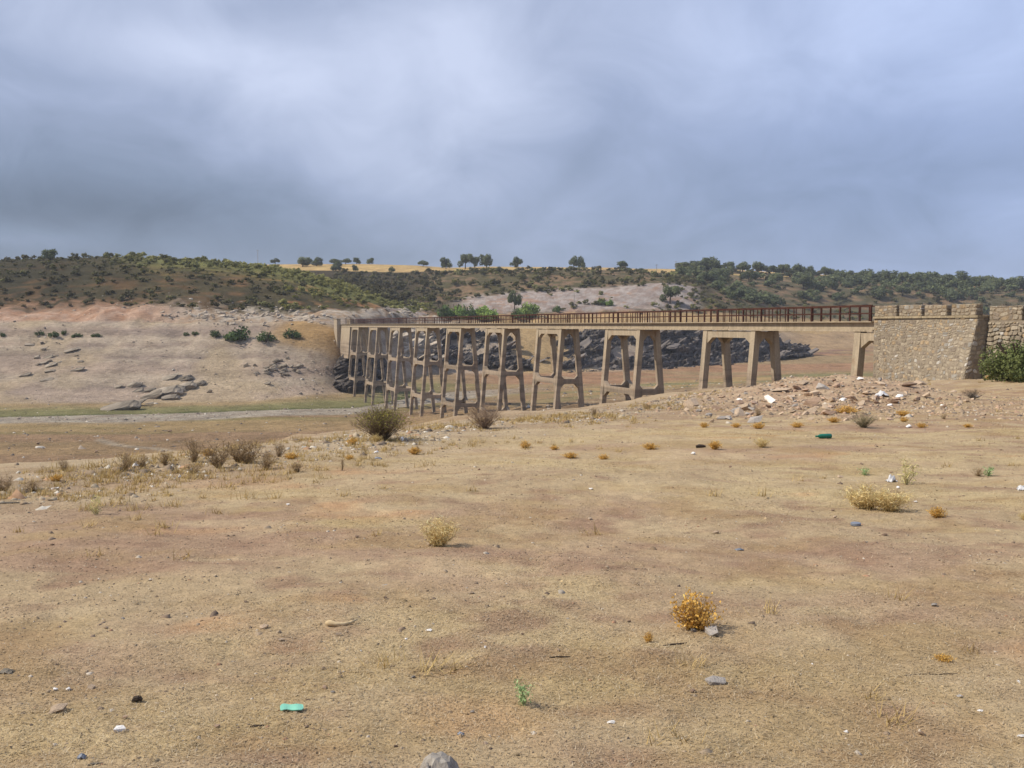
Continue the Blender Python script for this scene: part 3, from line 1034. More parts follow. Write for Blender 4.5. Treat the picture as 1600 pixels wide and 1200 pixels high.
# ------------------------------------------------------------------ rocks
def hull_mesh(name, r, n=16, flat=(1, 1, 1)):
    bm = bmesh.new()
    for _ in range(n):
        p = Vector(r.normal(size=3)); p.normalize()
        p = Vector((p.x * flat[0], p.y * flat[1], p.z * flat[2])) * float(r.uniform(0.8, 1.1)) * 0.5
        bm.verts.new(p)
    res = bmesh.ops.convex_hull(bm, input=bm.verts)
    for v in [v for v in bm.verts if not v.link_faces]:
        bm.verts.remove(v)
    me = bpy.data.meshes.new(name); bm.to_mesh(me); bm.free()
    return me


def slab_hull(name, r, n=18):
    bm = bmesh.new()
    for _ in range(n):
        p = r.uniform(-1, 1, 3)
        k = max(abs(p[0]), abs(p[1]), abs(p[2]))
        p = p / k * r.uniform(0.85, 1.0)
        bm.verts.new(Vector(p) * 0.5)
    bmesh.ops.convex_hull(bm, input=bm.verts)
    for v in [v for v in bm.verts if not v.link_faces]:
        bm.verts.remove(v)
    bmesh.ops.subdivide_edges(bm, edges=bm.edges[:], cuts=2, use_grid_fill=True)
    bmesh.ops.triangulate(bm, faces=bm.faces[:])
    bmesh.ops.smooth_vert(bm, verts=bm.verts[:], factor=0.35, use_axis_x=True, use_axis_y=True, use_axis_z=True)
    so = float(r.uniform(0, 50))
    for v in bm.verts:
        c = v.co
        q = float(fbm(np.array([c.x * 4 + so]), np.array([c.y * 3 + c.z * 9]), 5, 3)[0]) - 0.5
        lay = float(vnoise(np.array([c.z * 9 + c.x * 1.5 + so]), np.array([so]), 9)[0]) - 0.5
        v.co = c * (1 + 0.35 * q) + Vector((0.10 * lay, 0.10 * lay, 0))
    me = bpy.data.meshes.new(name); bm.to_mesh(me); bm.free()
    return me


r2 = np.random.default_rng(11)
HULLS = {k: [] for k in ('stone', 'white', 'grey', 'pink', 'brown')}
for k in HULLS:
    for i in range(5):
        me = hull_mesh(k + '_stone', r2, int(r2.integers(11, 20)), (1, float(r2.uniform(.7, 1)), float(r2.uniform(.5, .8))))
        me.materials.append(M[k]); HULLS[k].append(me)
SLABS = {}
for k in ('slate', 'slab', 'pale'):
    SLABS[k] = []
    for i in range(9):
        me = slab_hull('rock_slab', r2, int(r2.integers(14, 24))); me.materials.append(M[k]); SLABS[k].append(me)


def rock_cluster(name, label, items, kind, base_loc, cat='rock'):
    root = empty(name, base_loc)
    tag(root, label, cat)
    inv = Matrix.Translation(-Vector(base_loc))
    for (loc, rot, sc) in items:
        me = SLABS[kind][int(r2.integers(len(SLABS[kind])))]
        o = ob('rock_slab', me, None, root, loc, rot, sc); o.matrix_parent_inverse = inv
    return root


def cell_noise(x, y, seed):
    """distance to the nearest and the step height of a jittered cell (broken, blocky relief)"""
    ix = np.floor(x); iy = np.floor(y)
    best = np.full(x.shape, 9.0); second = np.full(x.shape, 9.0); hv = np.zeros(x.shape)
    for dx in (-1, 0, 1):
        for dy in (-1, 0, 1):
            cx = ix + dx; cy = iy + dy
            jx = cx + hash2(cx, cy, seed); jy = cy + hash2(cx, cy, seed + 1)
            d = np.hypot(x - jx, y - jy)
            nearer = d < best
            second = np.where(nearer, best, np.minimum(second, d))
            tilt = (hash2(cx, cy, seed + 3) - 0.5) * (x - jx) + (hash2(cx, cy, seed + 4) - 0.5) * (y - jy)
            hv = np.where(nearer, hash2(cx, cy, seed + 2) + 0.9 * tilt, hv)
            best = np.minimum(best, d)
    return hv, second - best


def spur(name, label, outline, depth, n, size, kind='slate', dip=0.45, relief=1.0):
    """jagged outcrop: outline = (photo column, top row, foot row, distance); a broken rock face with slabs standing out of it"""
    ol = np.array(outline, float)
    m = int((ol[-1, 0] - ol[0, 0]) * 0.85) + 4
    NV_ = 74
    px = np.linspace(ol[0, 0], ol[-1, 0], m)
    sd = int(ol[0, 0])
    jag = (fbm(px * 0.035, px * 0, sd, 4) - 0.5) * 12 + (vnoise(px * 0.22, px * 0, sd + 9) - 0.5) * 4
    top = np.interp(px, ol[:, 0], ol[:, 1]) + jag
    foot = np.interp(px, ol[:, 0], ol[:, 2]) + 3
    top = np.minimum(top, foot - 3)
    Yd = np.interp(px, ol[:, 0], ol[:, 3])
    v = np.concatenate([np.linspace(0, 1, NV_ - 16), np.linspace(1.03, 1.6, 16)])
    PX, VV = np.meshgrid(px, v, indexing='ij')
    TOP, FOOT, YD = top[:, None], foot[:, None], Yd[:, None]
    vv = np.minimum(VV, 1)
    base_y = YD + depth * (vv - 0.3) + np.maximum(VV - 1, 0) * depth * 1.5
    u = (PX - 800) / FPX
    front_z = EYE + (508 - (FOOT + (TOP - FOOT) * vv)) / FPX * base_y
    front_z = front_z - np.maximum(VV - 1, 0) * (front_z - (EYE + (508 - FOOT) / FPX * YD)) * 1.4
    Xw = u * base_y
    # strata dip to the left
    a = (Xw * math.cos(dip) + front_z * math.sin(dip)); b = (-Xw * math.sin(dip) + front_z * math.cos(dip))
    h1, e1 = cell_noise(a * 0.11, b * 0.33 + 0.15 * base_y, sd + 20)
    h2, e2 = cell_noise(a * 0.30 + 5, b * 0.80 + 0.3 * base_y, sd + 40)
    h3, e3 = cell_noise(a * 0.75, b * 1.9 + 0.5 * base_y, sd + 60)
    disp = ((h1 - 0.5) * 5.0 + (h2 - 0.5) * 2.4 + (h3 - 0.5) * 1.0 - 0.9 * np.exp(-(e2 / 0.10) ** 2) - 0.5 * np.exp(-(e3 / 0.12) ** 2)
            + (fbm(a * 0.9, b * 1.6, sd + 80, 3) - 0.5) * 0.8) * relief
    edge = np.minimum(1, np.minimum((PX - ol[0, 0]) / 8, (ol[-1, 0] - PX) / 8))
    Yw = base_y - disp * 0.75
    Zw = front_z + disp * 0.38 * edge - 0.8 * (1 - edge)
    P = np.stack([u * Yw, Yw, Zw], -1).reshape(-1, 3)
    idx = np.arange(m * NV_).reshape(m, NV_)
    F = np.stack([idx[:-1, :-1], idx[1:, :-1], idx[1:, 1:], idx[:-1, 1:]], -1).reshape(-1, 4)
    mid = P[idx[m // 2, 5]]
    bl = (float(mid[0]), float(mid[1]), float(mid[2]))
    root = empty(name, bl)
    tag(root, label, 'rock')
    inv = Matrix.Translation(-Vector(bl))
    o = ob('rock_face', mesh_np('rock_face', P, [F]), M[kind], root); o.matrix_parent_inverse = inv
    for i in range(n):
        ii = int(r2.integers(3, m - 3)); jj = int(np.clip(r2.uniform() ** 0.9 * (NV_ - 16), 1, NV_ - 17))
        p = P[idx[ii, jj]]
        sc = size * r2.uniform(0.35, 1.0)
        o = ob('rock_slab', SLABS[kind][int(r2.integers(len(SLABS[kind])))], None, root, tuple(p), (float(r2.normal(0.2, .15)), float(-dip + r2.normal(0, .12)), float(r2.normal(0.1, .3))),
               (sc * r2.uniform(1.6, 3.2), sc * r2.uniform(1.0, 1.8), sc * r2.uniform(0.25, 0.5)))
        o.matrix_parent_inverse = inv
    return root


spur('rock_spur', 'large dark slate spur seen between the tall middle piers of the bridge',
     [(838, 540, 576, 322), (870, 520, 584, 324), (920, 508, 584, 328), (1000, 508, 581, 336), (1080, 510, 576, 348), (1150, 512, 572, 360), (1200, 519, 560, 370), (1240, 534, 550, 378), (1270, 546, 549, 384)],
     26, 60, 3.4)
spur('rock_spur', 'dark slate outcrop behind the bridge left of the yellow earth gap',
     [(640, 514, 545, 318), (700, 514, 562, 320), (760, 520, 572, 322), (800, 530, 574, 322), (834, 556, 572, 322)], 20, 34, 3.0)
spur('rock_spur', 'pale broken rock behind the leftmost tall piers under the deck',
     [(562, 514, 545, 284), (600, 514, 556, 292), (650, 515, 560, 306), (690, 520, 560, 314)], 12, 30, 2.4, 'pale')
spur('rock_cliff', 'near black rock cliff under the far end of the bridge',
     [(514, 572, 600, 240), (530, 553, 606, 238), (548, 548, 606, 238), (575, 552, 598, 244), (605, 560, 590, 252)], 9, 24, 2.0, relief=0.6)


def px_slab(px, py, wpx, hpx, tilt, thick=1.0):
    p = hit(px, py)
    k = p.y / FPX
    return ((p.x, p.y, p.z + hpx * k * 0.16), (float(r2.normal(0.35, .08)), -tilt, float(r2.normal(0, .12))), (wpx * k, wpx * k * 0.5 * thick, hpx * k))


sl = [px_slab(x, y, w, h, R(tl)) for (x, y, w, h, tl) in (
    (190, 640, 66, 15, 14), (212, 634, 40, 12, 16), (240, 622, 44, 16, 16), (262, 618, 52, 18, 15), (275, 610, 44, 14, 16), (288, 593, 30, 10, 12), (292, 607, 34, 12, 18),
    (310, 602, 26, 8, 20), (208, 604, 30, 9, 22), (214, 612, 22, 8, 18), (262, 592, 40, 5, 16), (185, 606, 18, 5, 16), (268, 624, 30, 10, 10), (328, 614, 10, 8, 30), (232, 612, 30, 8, 15), (235, 632, 16, 5, 3))]
rock_cluster('rock_outcrop', 'grey tilted rock slabs on the bare slope above the green strip', sl, 'slab', hit(250, 622))
sl = [px_slab(440 + r2.normal(0, 22), 577 + r2.normal(0, 8), r2.uniform(6, 15), r2.uniform(4, 8), R(r2.normal(15, 12))) for _ in range(34)]
rock_cluster('rock_outcrop', 'scattered small grey boulders on the tan slope left of the bridge end', sl, 'slab', hit(440, 580))
sl = [px_slab(r2.uniform(30, 130), 565 + r2.normal(0, 14), r2.uniform(8, 26), r2.uniform(2, 5), R(r2.normal(14, 5))) for _ in range(18)]
rock_cluster('rock_outcrop', 'low half buried rock ledges on the slope at the left edge', sl, 'slab', hit(70, 572))
sl = [px_slab(390 + r2.normal(0, 70), 494 + r2.normal(0, 5), r2.uniform(4, 13), r2.uniform(2, 5), R(r2.normal(20, 15))) for _ in range(120)]
rock_cluster('rock_outcrop', 'pale broken rocks along the scarp below the scrub', sl, 'pale', hit(380, 496))
sl = [px_slab(628 + r2.normal(0, 14), 489 + r2.normal(0, 5), r2.uniform(5, 16), r2.uniform(3, 7), R(r2.normal(-20, 12))) for _ in range(30)]
rock_cluster('rock_outcrop', 'pale grey cut rock above the far end of the deck', sl, 'pale', hit(628, 492, 300))
print("rocks ok")

# ------------------------------------------------------------------ foliage generators
def leaf_quads(r, C, N, size, aspect=0.6, col=None, jit=0.25, tri=False):
    """quads of given centres and normals"""
    n = len(C)
    a = r.normal(size=(n, 3))
    N = N / (np.linalg.norm(N, axis=1, keepdims=True) + 1e-9)
    a -= (a * N).sum(1, keepdims=True) * N
    a /= np.linalg.norm(a, axis=1, keepdims=True) + 1e-9
    b = np.cross(N, a)
    s = (np.asarray(size) * r.uniform(0.6, 1.4, n))[:, None] * 0.5
    if tri:
        V = np.stack([C - a * s - b * s * aspect * .6, C - a * s * .8 + b * s * aspect * .6, C + a * s * 1.4], 1)
        F = np.arange(n * 3).reshape(n, 3)
        k = 3
    else:
        V = np.stack([C - a * s, C + b * s * aspect, C + a * s, C - b * s * aspect], 1)
        F = np.arange(n * 4).reshape(n, 4)
        k = 4
    cc = np.repeat(np.clip(1.55 * col * r.uniform(1 - jit, 1 + jit, (n, 1)), 0, 0.88), k, 0)
    return V.reshape(-1, 3), F, cc


def crown(r, n_lobes, n_leaf, radius, height, leaf, colA, colB, flat=0.75, shell=0.55, up=(-0.3, -0.1, 0.5)):
    """unit crown centred over the origin; returns V, F, col"""
    Ls = []
    for i in range(n_lobes):
        a = r.uniform(0, 2 * math.pi); q = math.sqrt(r.uniform(0, 1)) * 0.72 * radius
        zc = r.uniform(0.22, 0.78) * height
        rr = r.uniform(0.36, 0.56) * min(radius, height * 0.62)
        Ls.append((q * math.cos(a), q * math.sin(a), zc, rr))
    Ls.append((0, 0, 0.5 * height, 0.5 * min(radius, height * .55)))
    Ls = np.array(Ls)
    w = Ls[:, 3] ** 2; w /= w.sum()
    k = r.choice(len(Ls), n_leaf, p=w)
    d = r.normal(size=(n_leaf, 3)); d /= np.linalg.norm(d, axis=1, keepdims=True)
    rad = r.uniform(shell, 1.08, n_leaf)[:, None] * Ls[k, 3][:, None]
    C = Ls[k, :3] + d * rad * np.array([1, 1, flat])
    C[:, 2] = np.maximum(C[:, 2], 0.03 * height)
    tone = r.uniform(0, 1, len(Ls))[k] * 0.6 + r.uniform(0, 1, n_leaf) * 0.4
    col = colA[None] * (1 - tone[:, None]) + colB[None] * tone[:, None]
    return leaf_quads(r, C, d + r.normal(0, 0.5, (n_leaf, 3)) + np.array(up), leaf, 0.75, col)


OAK_A, OAK_B = S(74, 82, 58, 1.4), S(112, 117, 80, 1.4)
r3 = np.random.default_rng(5)
# tree variants (unit: metres, about 8 m wide)
TREES = []
for i in range(8):
    V, F, c = crown(r3, int(r3.integers(8, 13)), 1500, 4.3, 6.2, 0.72, OAK_A, OAK_B)
    V[:, 2] += 0.25
    cm = mesh_np('crown', V, [F], c); cm.materials.append(M['leaf'])
    mb = MB()
    lean = r3.normal(0, 0.25, 2)
    mb.tube([(0, 0, -0.5), (0.05, 0.03, 1.0), (lean[0], lean[1], 2.4), (lean[0] * 1.6, lean[1] * 1.6, 4.2)], [0.36, 0.28, 0.22, 0.08], 7)
    for b in range(4):
        a = b * 1.6 + r3.uniform(0, 1)
        mb.tube([(lean[0] * .8, lean[1] * .8, 1.9 + .2 * b), (lean[0] + 1.0 * math.cos(a), lean[1] + 1.0 * math.sin(a), 3.0 + .2 * b), (lean[0] + 2.2 * math.cos(a), lean[1] + 2.2 * math.sin(a), 4.0)], [0.15, 0.1, 0.03], 5)
    tm = mb.mesh('trunk')
    a = tm.color_attributes.new('Col', 'FLOAT_COLOR', 'POINT')
    a.data.foreach_set('color', np.tile(np.append(S(92, 78, 64), 1.0), len(tm.vertices)).astype(np.float32))
    tm.materials.append(M['bark'])
    TREES.append((cm, tm))


def tree(px, foot, top, wpx, label, group=None, name='oak_tree', ymin=0, variant=None, ymax=1e9):
    p = hit(px, foot, ymin, ymax)
    k = p.y / FPX
    H = (foot - top) * k * 1.05 + 0.3; W = wpx * k
    t = empty(name, p, float(r3.uniform(0, 6.28)))
    tag(t, label, 'tree', group)
    cm, tm = TREES[int(r3.integers(len(TREES))) if variant is None else variant]
    sc = (W / 8.0, W / 8.0, H / 6.7)
    ob('crown', cm, None, t, None, None, sc); ob('trunk', tm, None, t, None, None, sc)
    return t


RIDGE = 'oaks along the stubble ridge'
for (x, f, tp, w, lab) in (
    (78, 406, 387, 22, 'lone round tree on top of the scrub hill at the far left'),
    (430, 411, 402, 14, 'tiny dark tree peeping over the crest of the left hill'),
    (473, 417, 402, 27, 'broad dark oak just right of the left hill crest on the ridge'),
    (495, 416, 402, 18, 'round dark oak touching the broad oak at the left end of the stubble'),
    (523, 414, 405, 20, 'low dark oak leading the short hedge of trees on the ridge'),
    (540, 413, 404, 18, 'middle oak of the short hedge of trees on the ridge'),
    (557, 413, 403, 14, 'small spindly oak closing the short hedge of trees on the ridge'),
    (578, 413, 402, 11, 'narrow tree standing in a gap past the short hedge on the ridge'),
    (661, 417, 407, 16, 'small lone oak on the ridge left of the grouped oaks'),
    (697, 420, 402, 19, 'round oak just left of the clump of three on the ridge'),
    (727, 420, 395, 24, 'left oak of the clump of three on the ridge'),
    (742, 419, 400, 18, 'shorter middle oak of the clump of three on the ridge'),
    (760, 419, 394, 22, 'right oak of the clump of three on the ridge with bare trunk showing'),
    (806, 418, 400, 18, 'solitary small oak on the ridge right of the clump of three'),
    (896, 421, 400, 18, 'rounder left tree of the pair on the ridge'),
    (909, 421, 400, 12, 'slim right tree of the pair on the ridge'),
    (973, 426, 410, 22, 'squat round oak on the ridge right of the pair'),
    (1000, 426, 420, 12, 'low dark shrub like tree on the ridge before the wood starts')):
    tree(x, f, tp, w, lab, RIDGE if x > 420 else None, ymin=330 if x < 100 else 560, ymax=420 if x < 100 else 700)
for (x, f, tp, w, lab) in (
    (804, 484, 455, 21, 'dark upright oak standing alone on the pale cut above the deck'),
    (1047, 474, 445, 33, 'big dark oak at the right end of the pale cut'),
    (525, 424, 409, 18, 'dark oak below the stubble at its left end'),
    (555, 424, 414, 10, 'small dark oak under the stubble field left of the brown slope'),
    (612, 427, 417, 10, 'tiny oak at the lower edge of the stubble field')):
    tree(x, f, tp, w, lab, ymin=380)

# the wood on the right: single oaks on its rim, the rest as a mass
WOOD = 'oaks on the rim of the wood on the right hill'
ORD = 'first second third fourth fifth sixth seventh eighth ninth tenth eleventh twelfth thirteenth fourteenth fifteenth sixteenth seventeenth eighteenth nineteenth twentieth twentyfirst twentysecond twentythird twentyfourth twentyfifth'.split()
for iw, (x, f, tp, w) in enumerate(((1072, 424, 409, 20), (1090, 423, 405, 26), (1114, 423, 401, 32), (1143, 424, 406, 14), (1160, 426, 409, 24), (1182, 426, 409, 20), (1203, 428, 413, 22),
                      (1222, 430, 412, 22), (1245, 431, 411, 24), (1268, 434, 415, 16), (1290, 432, 417, 18), (1308, 433, 421, 11), (1325, 437, 423, 16), (1345, 438, 424, 16),
                      (1366, 440, 424, 18), (1386, 442, 423, 22), (1410, 444, 424, 20), (1428, 445, 426, 16), (1450, 446, 430, 18), (1482, 448, 428, 22), (1505, 450, 423, 28),
                      (1530, 450, 431, 22), (1556, 452, 432, 22), (1585, 454, 432, 30), (1608, 455, 433, 24), (1105, 440, 424, 22), (1128, 436, 420, 24), (1170, 440, 422, 26),
                      (1212, 444, 426, 26), (1255, 452, 430, 28), (1300, 452, 436, 20), (1370, 466, 450, 26), (1410, 462, 446, 24))):
    lab_w = f'dark oak on the skyline of the right hill wood, {ORD[iw]} from its left end' if iw < 25 else f'dark oak inside the right hill wood below its skyline, {ORD[iw - 25]} from the left end'
    tree(x, f, tp, w, lab_w, WOOD, ymin=520, ymax=690)


def mass(name, label, pts, variants, kmat, cat):
    """many plants as one mesh; pts: (x, y, z, sx, sz, variant, tint)"""
    Vs, Fs, Cs = [], [], []; b = 0
    for (x, y, z, sx, sz, vi, tint) in pts:
        V, F, c = variants[vi]
        a = rng.uniform(0, 6.28); ca, sa = math.cos(a), math.sin(a)
        W = np.empty_like(V)
        W[:, 0] = (V[:, 0] * ca - V[:, 1] * sa) * sx + x
        W[:, 1] = (V[:, 0] * sa + V[:, 1] * ca) * sx + y
        W[:, 2] = V[:, 2] * sz + z
        Vs.append(W); Fs.append(F + b); Cs.append(np.clip(c * tint, 0, 0.9)); b += len(V)
    me = mesh_np(name, np.concatenate(Vs), [np.concatenate(Fs)], np.concatenate(Cs))
    o = ob(name, me, kmat)
    tag(o, label, cat, kind='stuff')
    return o


WV = [crown(r3, 7, 230, 4.2, 6.4, 1.25, OAK_A, OAK_B) for _ in range(6)]
SV = [crown(r3, 5, 95, 1.0, 1.4, 0.42, np.array([1, 1, 1.0]) * 0.8, np.array([1, 1, 1.0]) * 1.2, shell=0.5, up=(-0.8, -0.35, 1.1)) for _ in range(8)]
SV2 = [crown(r3, 6, 240, 0.95, 1.5, 0.26, np.array([1, 1, 1.0]) * 0.75, np.array([1, 1, 1.0]) * 1.25, shell=0.5) for _ in range(5)]


def scatter_pix(n, x0, x1, y0, y1, ymin, ymax):
    """land points behind random pixels (only where the land can be seen)"""
    out = []
    for _ in range(n):
        px = rng.uniform(x0, x1); py = rng.uniform(y0, y1)
        out.append((px, py))
    return out


def scatter_land(n, x0, x1, ya, yb, keep):
    """random land points between two distances inside an angular sector, kept by a function of (px, t, X, Y)"""
    Y = rng.uniform(ya, yb, n); px = rng.uniform(x0, x1, n)
    X = (px - 800) / 1600 * Y
    z, t = land(X, Y)
    py = 508 - (z - EYE) / Y * 1600
    k = keep(px, py, t, X, Y)
    return X[k], Y[k], z[k], t[k], px[k], py[k]


# woodland mass
X, Y, Z, t, px, py = scatter_land(2600, 1060, 1760, 430, 665, lambda px, py, t, X, Y: (t > 8.75) & (rng.uniform(size=len(px)) < sst(0.30, 0.60, fbm(X * 0.02, Y * 0.03, 201, 3)) * 0.42 * sst(1040, 1140, px + (t - 9) * 30)))
pts = [(X[i], Y[i], Z[i] - 0.4, s := rng.uniform(0.55, 1.1), s * rng.uniform(0.75, 1.05), int(rng.integers(len(WV))), rng.uniform(0.8, 1.25) * np.array([1, 1, 1.0])) for i in range(len(X))]
print('wood trees', len(pts))
mass('woodland', 'dense dark holm oak wood covering the hill on the right', pts, WV, M['leaf'], 'woodland')

# scrub on the left hill
DK, MD, LT, YL = S(120, 112, 80), S(134, 130, 84), S(172, 170, 102), S(200, 194, 120)


def scrub_pts(X, Y, Z, t, px, py, lightness, smin, smax):
    pts = []
    for i in range(len(X)):
        s = smin + (smax - smin) * rng.uniform() ** 2.2 * 1.25
        l = lightness(px[i], py[i], t[i], X[i], Y[i]) + rng.normal(0, 0.16)
        cols = [DK, MD, LT, YL]
        l = min(max(l, 0), 0.999) * 3
        k = int(l); cc = cols[k] * (1 - (l - k)) + cols[k + 1] * (l - k)
        pts.append((X[i], Y[i], Z[i] - 0.15, s, s * rng.uniform(0.7, 1.15), int(rng.integers(len(SV))), cc))
    return pts


def light_left(px, py, t, X, Y):
    up = np.interp(t, [8, 8.45, 8.62, 9], [0.15, 0.2, 0.55, 0.8])
    lr = np.interp(px, [0, 140, 220, 420, 560], [0.0, 0.06, 0.75, 0.95, 1.0])
    up = max(up, float(np.interp(px, [400, 480], [0.0, 0.55])))
    if t > 9.12: up *= 0.25
    return float(0.12 + up * lr + 0.35 * (float(vnoise(np.array([X * 0.05]), np.array([Y * 0.05]), 210)[0]) - 0.5))


X, Y, Z, t, px, py = scatter_land(30000, -220, 680, 262, 420, lambda px, py, t, X, Y: (t > 8.02) & (t < 9.25) & (
    rng.uniform(size=len(px)) < 0.21 * (0.32 + 0.62 * sst(8.5, 8.9, t) * sst(120, 300, px) + 0.4 * sst(380, 500, px)) * np.clip(sst(0.24, 0.46, fbm(X * 0.07, Y * 0.07, 202, 3) + 0.22 * sst(8.2, 8.6, t)) * (1 - 0.55 * sst(420, 520, px) * (1 - sst(8.4, 8.9, t))), 0, 1)))
print('scrub', len(X))
mass('scrub', 'dense brown green scrub over the left hill', scrub_pts(X, Y, Z, t, px, py, light_left, 0.45, 1.4), SV, M['leaf'], 'scrub')
X, Y, Z, t, px, py = scatter_land(16000, 520, 1140, 385, 575, lambda px, py, t, X, Y: (t > 8.9) & (t < 10.72) & (
    rng.uniform(size=len(px)) < 0.12 * sst(0.34, 0.60, fbm(X * 0.05, Y * 0.05, 203, 3) + 0.28 * (px < 700))))
print('scrub mid', len(X))
mass('scrub', 'patchy green scrub on the slope below the stubble field', scrub_pts(X, Y, Z, t, px, py, lambda px, py, t, X, Y: 0.30 if px > 690 else 0.04, 0.7, 2.2), SV, M['leaf'], 'scrub')
X, Y, Z, t, px, py = scatter_land(5000, 850, 1500, 395, 520, lambda px, py, t, X, Y: (t > 8.0) & (t < 8.95) & (
    rng.uniform(size=len(px)) < 0.30 * sst(0.42, 0.62, fbm(X * 0.06, Y * 0.06, 204, 3) + 0.3 * sst(960, 1100, px) - 0.1)))
mass('scrub', 'low olive bushes at the foot of the pale cut and the wood', scrub_pts(X, Y, Z, t, px, py, lambda px, py, t, X, Y: 0.42, 0.6, 1.6), SV, M['leaf'], 'scrub')
X, Y, Z, t, px, py = scatter_land(3500, 1080, 1760, 440, 660, lambda px, py, t, X, Y: (t > 8.9) & (rng.uniform(size=len(px)) < 0.22))
mass('scrub', 'brown undergrowth between the oaks of the right hill', scrub_pts(X, Y, Z, t, px, py, lambda px, py, t, X, Y: 0.08, 1.0, 2.2), SV, M['leaf'], 'scrub')


def leafy_bush(name, label, px, foot, top, wpx, colA, colB, n=900, group=None, ymin=0, leaf=None, lobes=7, cat='bush', ymax=1e9):
    p = hit(px, foot, ymin, ymax)
    k = p.y / FPX
    H = (foot - top) * k; W = wpx * k
    r = np.random.default_rng(int(px * 7 + foot))
    C_, N_, col_ = [], [], []
    for i in range(lobes + 3):
        a = r.uniform(0, 6.28); q = math.sqrt(r.uniform(0, 1)) * 0.36 * W
        rx = r.uniform(0.16, 0.26) * W; rz = r.uniform(0.32, 0.5) * H * (1 - 0.5 * (q / (0.36 * W)) ** 2)
        m_ = n // (lobes + 3)
        d = r.normal(size=(m_, 3)); d /= np.linalg.norm(d, axis=1, keepdims=True)
        f = r.uniform(0.45, 1.08, (m_, 1))
        C_.append(np.array([q * math.cos(a), q * math.sin(a), rz * r.uniform(0.7, 1.15)]) + d * f * np.array([rx, rx, rz]))
        N_.append(d + r.normal(0, .5, d.shape))
        tone = np.clip(r.uniform(0, 1) * .6 + r.uniform(0, .5, (m_, 1)), 0, 1)
        col_.append(colA * (1 - tone) + colB * tone)
    C_ = np.concatenate(C_); C_[:, 2] = np.abs(C_[:, 2])
    V, F, c = leaf_quads(r, C_, np.concatenate(N_), (leaf or max(0.05, W * 0.10)), 0.75, np.concatenate(col_))
    t = empty(name, p)
    tag(t, label, cat, group)
    ob('foliage', mesh_np('foliage', V, [F], c), M['leaf'], t)
    mb = MB()
    for i in range(5):
        a = r.uniform(0, 6.28); q = W * 0.28
        mb.tube([(0, 0, -0.1 * H), (q * .4 * math.cos(a), q * .4 * math.sin(a), 0.35 * H), (q * math.cos(a), q * math.sin(a), 0.7 * H)], [W * .03, W * .02, W * .008], 5)
    me = mb.mesh('stem')
    a = me.color_attributes.new('Col', 'FLOAT_COLOR', 'POINT')
    a.data.foreach_set('color', np.tile(np.append(S(92, 78, 64), 1.0), len(me.vertices)).astype(np.float32))
    ob('stem', me, M['bark'], t)
    return t


GD, GM, GL, GB = S(72, 88, 56), S(106, 126, 70), S(132, 156, 78), S(154, 172, 90)
for (x, f, tp, w, a, b, lab) in (
    (690, 497, 465, 26, GD, GM, 'dark green bush at the left end of the green thicket behind the deck'),
    (712, 498, 467, 34, GM, GL, 'rounded bright bush in the green thicket behind the deck'),
    (732, 499, 470, 24, GD, GM, 'darker bush in the middle of the green thicket behind the deck'),
    (757, 500, 476, 46, GL, GB, 'wide yellow green willow at the right of the green thicket'),
    (826, 497, 469, 38, GM, GB, 'bright green bush standing alone in front of the pale cut'),
    (808, 498, 482, 20, GD, GM, 'low dark bush at the foot of the upright oak'),
    (870, 488, 476, 13, GD, GM, 'small round grey green bush on the pale cut'),
    (940, 476, 464, 16, GD, GM, 'small bush halfway up the pale cut'),
    (952, 478, 466, 14, GM, GL, 'olive bush beside another on the right half of the pale cut')):
    leafy_bush('green_bush', lab, x, f, tp - 2, w * 1.15, a, b, 900, None, 340)
for (x, f, tp, w, lab) in (
    (3, 527, 517, 14, 'dark bush cut by the left edge on the bare bank'),
    (62, 524, 512, 16, 'dark bush at the left of the row along the bank'),
    (84, 527, 516, 20, 'wide low dark bush second in the row along the bank'),
    (101, 524, 513, 12, 'upright dark bush third in the row along the bank'),
    (121, 528, 518, 18, 'dark bush fourth in the row along the bank'),
    (150, 527, 518, 16, 'last dark bush at the right of the row along the bank'),
    (291, 526, 517, 10, 'small bush on the pale bank left of the three big bushes'),
    (305, 524, 516, 12, 'small dark bush between the row and the big bank bushes'),
    (337, 528, 514, 22, 'round dark bush just left of the biggest bank bush'),
    (376, 532, 508, 50, 'biggest dark green bush on the bank left of the bridge'),
    (416, 534, 510, 30, 'tall green bush right of the biggest bank bush'),
    (455, 529, 510, 32, 'green bush on the bank closest to the bridge end')):
    leafy_bush('bank_bush', lab, x, f, tp, w, GD * 0.75, GM * 0.75, 420)
print("far plants ok")

# ------------------------------------------------------------------ poles
def pole(px, foot, top, label, ymin, arm=True):
    p = hit(px, foot, ymin)
    k = p.y / FPX; H = (foot - top) * k
    t = empty('utility_pole', p); tag(t, label, 'pole')
    mb = MB(); mb.tube([(0, 0, -0.5), (0, 0, H)], [0.16, 0.10], 8); ob('mast', mb.mesh('mast'), M['grey'], t)
    if arm:
        mb = MB(); mb.box((-0.9, -0.07, H - 0.5), (0.9, 0.07, H - 0.36)); ob('crossarm', mb.mesh('crossarm'), M['grey'], t)


pole(653, 500, 486, 'thin dark pole beside the far part of the deck railing', 300, False)
pole(897, 482, 455, 'thin pole standing on the pale cut', 340, False)
pole(403, 412, 389, 'faint utility pole rising over the crest of the left hill', 340)
pole(1056, 426, 408, 'faint utility pole at the right end of the stubble field', 520)
pole(1026, 426, 413, 'short faint utility pole on the stubble field near the squat oak', 520)

